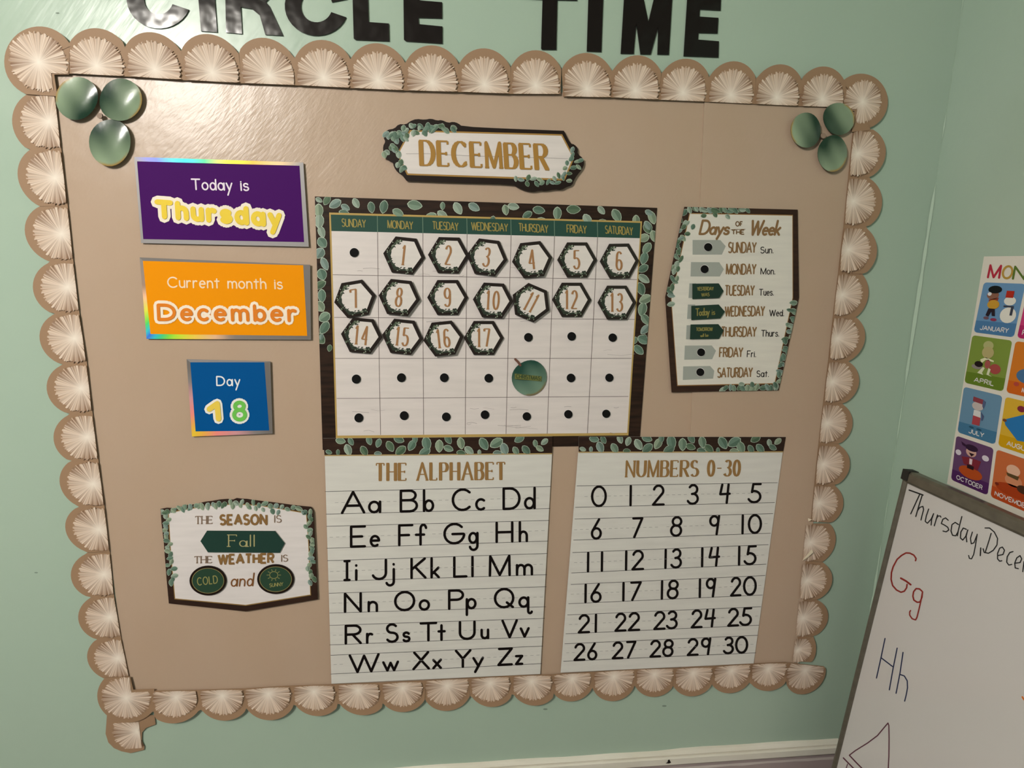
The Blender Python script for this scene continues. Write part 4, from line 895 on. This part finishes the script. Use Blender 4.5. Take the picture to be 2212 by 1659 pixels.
# october: child in a red cape on a pumpkin
blob(3,0,.50,.68,.32,.13,S(178,74,26)); blob(3,0,.46,.24,.14,.10,S(206,164,150),h2); blob(3,0,.46,.15,.17,.07,S(46,24,52),h3); shp(3,0,[(.40,.26),(.56,.26),(.48,.33)],S(40,12,26),h3)
shp(3,0,[(.22,.40),(.44,.36),(.74,.36),(.68,.58),(.30,.54)],S(124,38,52),h2); shp(3,0,[(.44,.38),(.52,.38),(.52,.50),(.45,.50)],S(220,200,206),h3); shp(3,0,[(.40,.52),(.58,.52),(.58,.60),(.40,.60)],S(40,20,28),h3)
blob(3,0,.12,.34,.08,.06,S(214,206,216),h2); blob(3,0,.84,.26,.09,.06,S(214,206,216),h2); shp(3,0,[(.16,.08),(.30,.12),(.28,.17),(.20,.15)],S(50,22,54),h2)
# right-hand column scraps in view
blob(1,1,.42,.62,.26,.14,S(70,110,150)); blob(1,1,.5,.36,.18,.12,S(216,168,130)); blob(1,1,.2,.8,.06,.04,S(180,70,60),h2)
shp(2,1,[(.05,.45),(.55,.22),(.95,.35),(.95,.72),(.42,.78),(.10,.55)],S(40,116,176)); blob(2,1,.40,.16,.09,.06,S(130,44,62),h2); blob(2,1,.07,.46,.05,.03,S(120,70,40),h2)
blob(3,1,.5,.70,.42,.12,S(166,60,20)); blob(3,1,.45,.30,.16,.11,S(222,178,150),h2); blob(3,1,.48,.50,.2,.12,S(206,138,100)); shp(3,1,[(.30,.38),(.60,.38),(.58,.46),(.34,.44)],S(90,70,38),h3); blob(3,1,.72,.60,.14,.08,S(70,44,28),h3); blob(3,1,.12,.68,.05,.03,S(120,40,24),h3)
for r_ in range(4):
    for c_ in range(3): tiles[(r_, c_, 'b')].obj('picture_tile', print_m, t)
b = B(SIDE); xs = [2134, 2164, 2188, 2216, 2244, 2272]
for ch, x, col, w_ in zip('MONTHS', xs, (S(178,44,64), S(182,146,66), S(92,116,48), S(60,120,170), S(190,60,110), S(214,120,40)), (24, 20, 24, 24, 24, 22)):
    mp = lambda u, v, x=x, w_=w_: (x+w_*u+v*5, 599+(x-2134)*.055-v*26+u*1.0)
    glyph(b, ch, mp, 4.6, .0016, col)
b.obj('title_lettering', print_m, t)
# ================================================================= WHITEBOARD leaning on the right wall
P1 = (lambda r: CAM+r*((XC-.045)/r.x))(ray(1961, 1043))
def at_z(p, z): r = ray(*p); return CAM+r*((z-CAM.z)/r.z)
P2 = at_z((2150, 1130), P1.z); d1 = (P2-P1).normalized()
r3 = ray(1807.6, 1659); P3 = CAM+r3*((P1-CAM).dot(d1)/r3.dot(d1)); d2 = (P3-P1).normalized()
nb = d1.cross(d2).normalized()
if nb.x > 0: nb = -nb
WB = Plane(P1, nb); Wd, Hg = .86, (P1.z-.012)/abs(d2.z)
t = thing('whiteboard', 'framed dry-erase whiteboard leaning against the right wall, letters written in marker', 'whiteboard', (P1.x-.06, P1.y-.4, .001))
b = B(WB); b.slab([P1, P1+d1*Wd, P1+d1*Wd+d2*Hg, P1+d2*Hg], -.010, 0, S(208, 204, 200)); b.obj('writing_surface', board_m, t)
def bar(a, c, outw, wdt, name, lab=None):
    b = B(WB); prof = [(0, 0), (0, .003), (.004, .0055), (wdt-.004, .0055), (wdt, .002), (wdt, -.012), (0, -.012)]
    for k in range(len(prof)):
        (u0, h0), (u1, h1) = prof[k], prof[(k+1) % len(prof)]
        b.face([a+outw*u0+nb*h0, a+outw*u1+nb*h1, c+outw*u1+nb*h1, c+outw*u0+nb*h0], (.3,)*3)
    b.face([a+outw*u+nb*h_ for u, h_ in prof], (.3,)*3); b.face([c+outw*u+nb*h_ for u, h_ in prof][::-1], (.3,)*3)
    return b.obj('frame_rail', alu_m, t)
BW = .021; e = d1*BW; e2 = d2*BW
bar(P1-d1*.008, P1+d1*Wd, -d2, BW, 'frame'); bar(P1-d2*.002, P1+d2*Hg, -d1, .010, 'frame'); bar(P1+d1*Wd, P1+d1*Wd+d2*Hg, d1, .012, 'frame')
b = B(WB); A = P1-d1*.010-d2*(BW+.001); b.slab([A, A+d1*.014, A+d1*.014+d2*.018, A+d2*.018], -.0125, .0068, S(44, 42, 38)); b.obj('corner_cap', matte_m, t, 'dark plastic corner cap')
b = B(WB); INK = S(30, 30, 30); RED = S(140, 42, 34); BLU = S(36, 46, 78); PUR = S(96, 52, 66); hh = .0003
zq = Z(1700, 860, .23146); zr = Z(1700, 1275, .23146); zg = Z(1880, 1160, .12055); zp = Z(1780, 1500, .0959)
def ink(pts, zf_, col, wd): b.stroke([zf_(*p) for p in pts], wd, hh, col, n=6)
ink([(1140,858),(1180,872),(1270,905)], zq, INK, 3); ink([(1240,895),(1210,960),(1155,1080)], zq, INK, 2.6)
ink([(1262,905),(1232,1000),(1202,1105)], zq, INK, 2.6); ink([(1218,1050),(1240,1020),(1268,1010),(1275,1040),(1262,1090),(1250,1138)], zq, INK, 2.5)
ink([(1322,1035),(1300,1100),(1290,1150),(1310,1168),(1345,1130),(1368,1080)], zq, INK, 2.5); ink([(1368,1078),(1350,1130),(1345,1185)], zq, INK, 2.5)
ink([(1405,1090),(1390,1140),(1375,1192)], zq, INK, 2.5); ink([(1392,1130),(1410,1100),(1432,1100),(1437,1112)], zq, INK, 2.3)
ink([(1505,1140),(1480,1118),(1455,1130),(1440,1170),(1470,1185),(1500,1205),(1510,1230),(1485,1248),(1455,1240)], zq, INK, 2.5)
ink([(1600,1180),(1570,1160),(1540,1180),(1530,1240),(1545,1280),(1575,1285),(1595,1250),(1615,1170),(1632,1105)], zq, INK, 2.5); ink([(1598,1240),(1590,1285)], zq, INK, 2.5)
ink([(1675,1225),(1645,1212),(1622,1250),(1618,1305),(1640,1325),(1668,1290),(1688,1230)], zq, INK, 2.5); ink([(1686,1232),(1672,1290),(1678,1342)], zq, INK, 2.5)
ink([(1730,1250),(1712,1310),(1720,1360),(1745,1350),(1770,1285)], zq, INK, 2.4); ink([(1775,1270),(1760,1370),(1742,1460),(1722,1500),(1702,1495),(1695,1468)], zq, INK, 2.4)
ink([(1808,1398),(1804,1470)], zq, INK, 2.8)
ink([(1905,1262),(1885,1330),(1850,1440)], zq, INK, 2.5); ink([(1848,1212),(1890,1212),(1935,1250),(1965,1310),(1960,1370),(1925,1420),(1880,1448),(1840,1440),(1830,1405)], zq, INK, 2.5)
ink([(1965,1470),(2015,1460),(2030,1420),(2010,1390),(1985,1400),(1965,1450),(1965,1500),(1985,1522),(2005,1518)], zq, INK, 2.5)
ink([(2110,1432),(2080,1440),(2055,1480),(2050,1530),(2070,1558),(2098,1552)], zq, INK, 2.5)
ink([(2130,1540),(2175,1535),(2190,1500),(2175,1470),(2145,1490),(2125,1540),(2130,1585),(2160,1592)], zq, INK, 2.5)
ink([(2212,1525),(2200,1620)], zq, INK, 2.5); ink([(2206,1570),(2240,1545),(2255,1570),(2245,1640)], zq, INK, 2.5); ink([(2252,1590),(2285,1570),(2296,1600),(2290,1665)], zq, INK, 2.5)
ink([(2320,1540),(2310,1690)], zq, INK, 2.5); ink([(2312,1640),(2345,1620),(2355,1660),(2330,1700),(2310,1685)], zq, INK, 2.5)
b.obj('heading_writing', matte_m, t, 'black handwriting, Thursday comma Dece'); b = B(WB)
ink([(810,425),(820,385),(780,325),(710,290),(640,285),(560,330),(480,400),(410,530),(378,640),(372,760),(400,870),(470,950),(550,990),(610,970),(650,910),(658,850)], zg, RED, 3.4); ink([(545,738),(640,790),(725,855)], zg, RED, 4)
ink([(925,970),(880,930),(820,925),(775,980),(762,1060),(780,1130),(840,1170),(890,1165),(925,1080),(935,980)], zg, RED, 3.4); ink([(935,980),(905,1150),(870,1300),(835,1440),(810,1485),(750,1465),(705,1400),(705,1340),(722,1318)], zg, RED, 3)
b.obj('letter_pair_writing', matte_m, t, 'red handwritten Gg'); b = B(WB)
ink([(915,450),(875,640),(835,820)], zr, BLU, 2.6); ink([(1028,540),(990,730),(955,930)], zr, BLU, 2.6); ink([(878,630),(985,712)], zr, BLU, 2.6)
ink([(1083,580),(1055,770),(1018,962)], zr, BLU, 2.6); ink([(1052,785),(1095,800),(1122,845),(1125,910),(1112,980),(1098,1035)], zr, BLU, 2.6)
b.obj('letter_pair_writing', matte_m, t, 'blue handwritten Hh'); b = B(WB)
ink([(570,1370),(700,1270),(980,1095),(1200,930),(1440,645),(1460,700),(1465,1000),(1460,1400),(1445,1700),(1430,2100)], zp, PUR, 2.6)
ink([(570,1370),(720,1530),(850,1660),(1000,1850),(1430,2100)], zp, PUR, 2.8); ink([(435,1430),(540,1540),(660,1660),(820,1850)], zp, PUR, 2.8); ink([(530,1570),(500,1660),(470,1780)], zp, PUR, 2)
b.obj('marker_drawing', matte_m, t, 'purple pointed outline'); b = B(WB)
ink([(2196,995),(2204,1010),(2230,1040)], zr, S(214, 110, 30), 3.5)
b.obj('marker_stroke', matte_m, t, 'orange stroke')
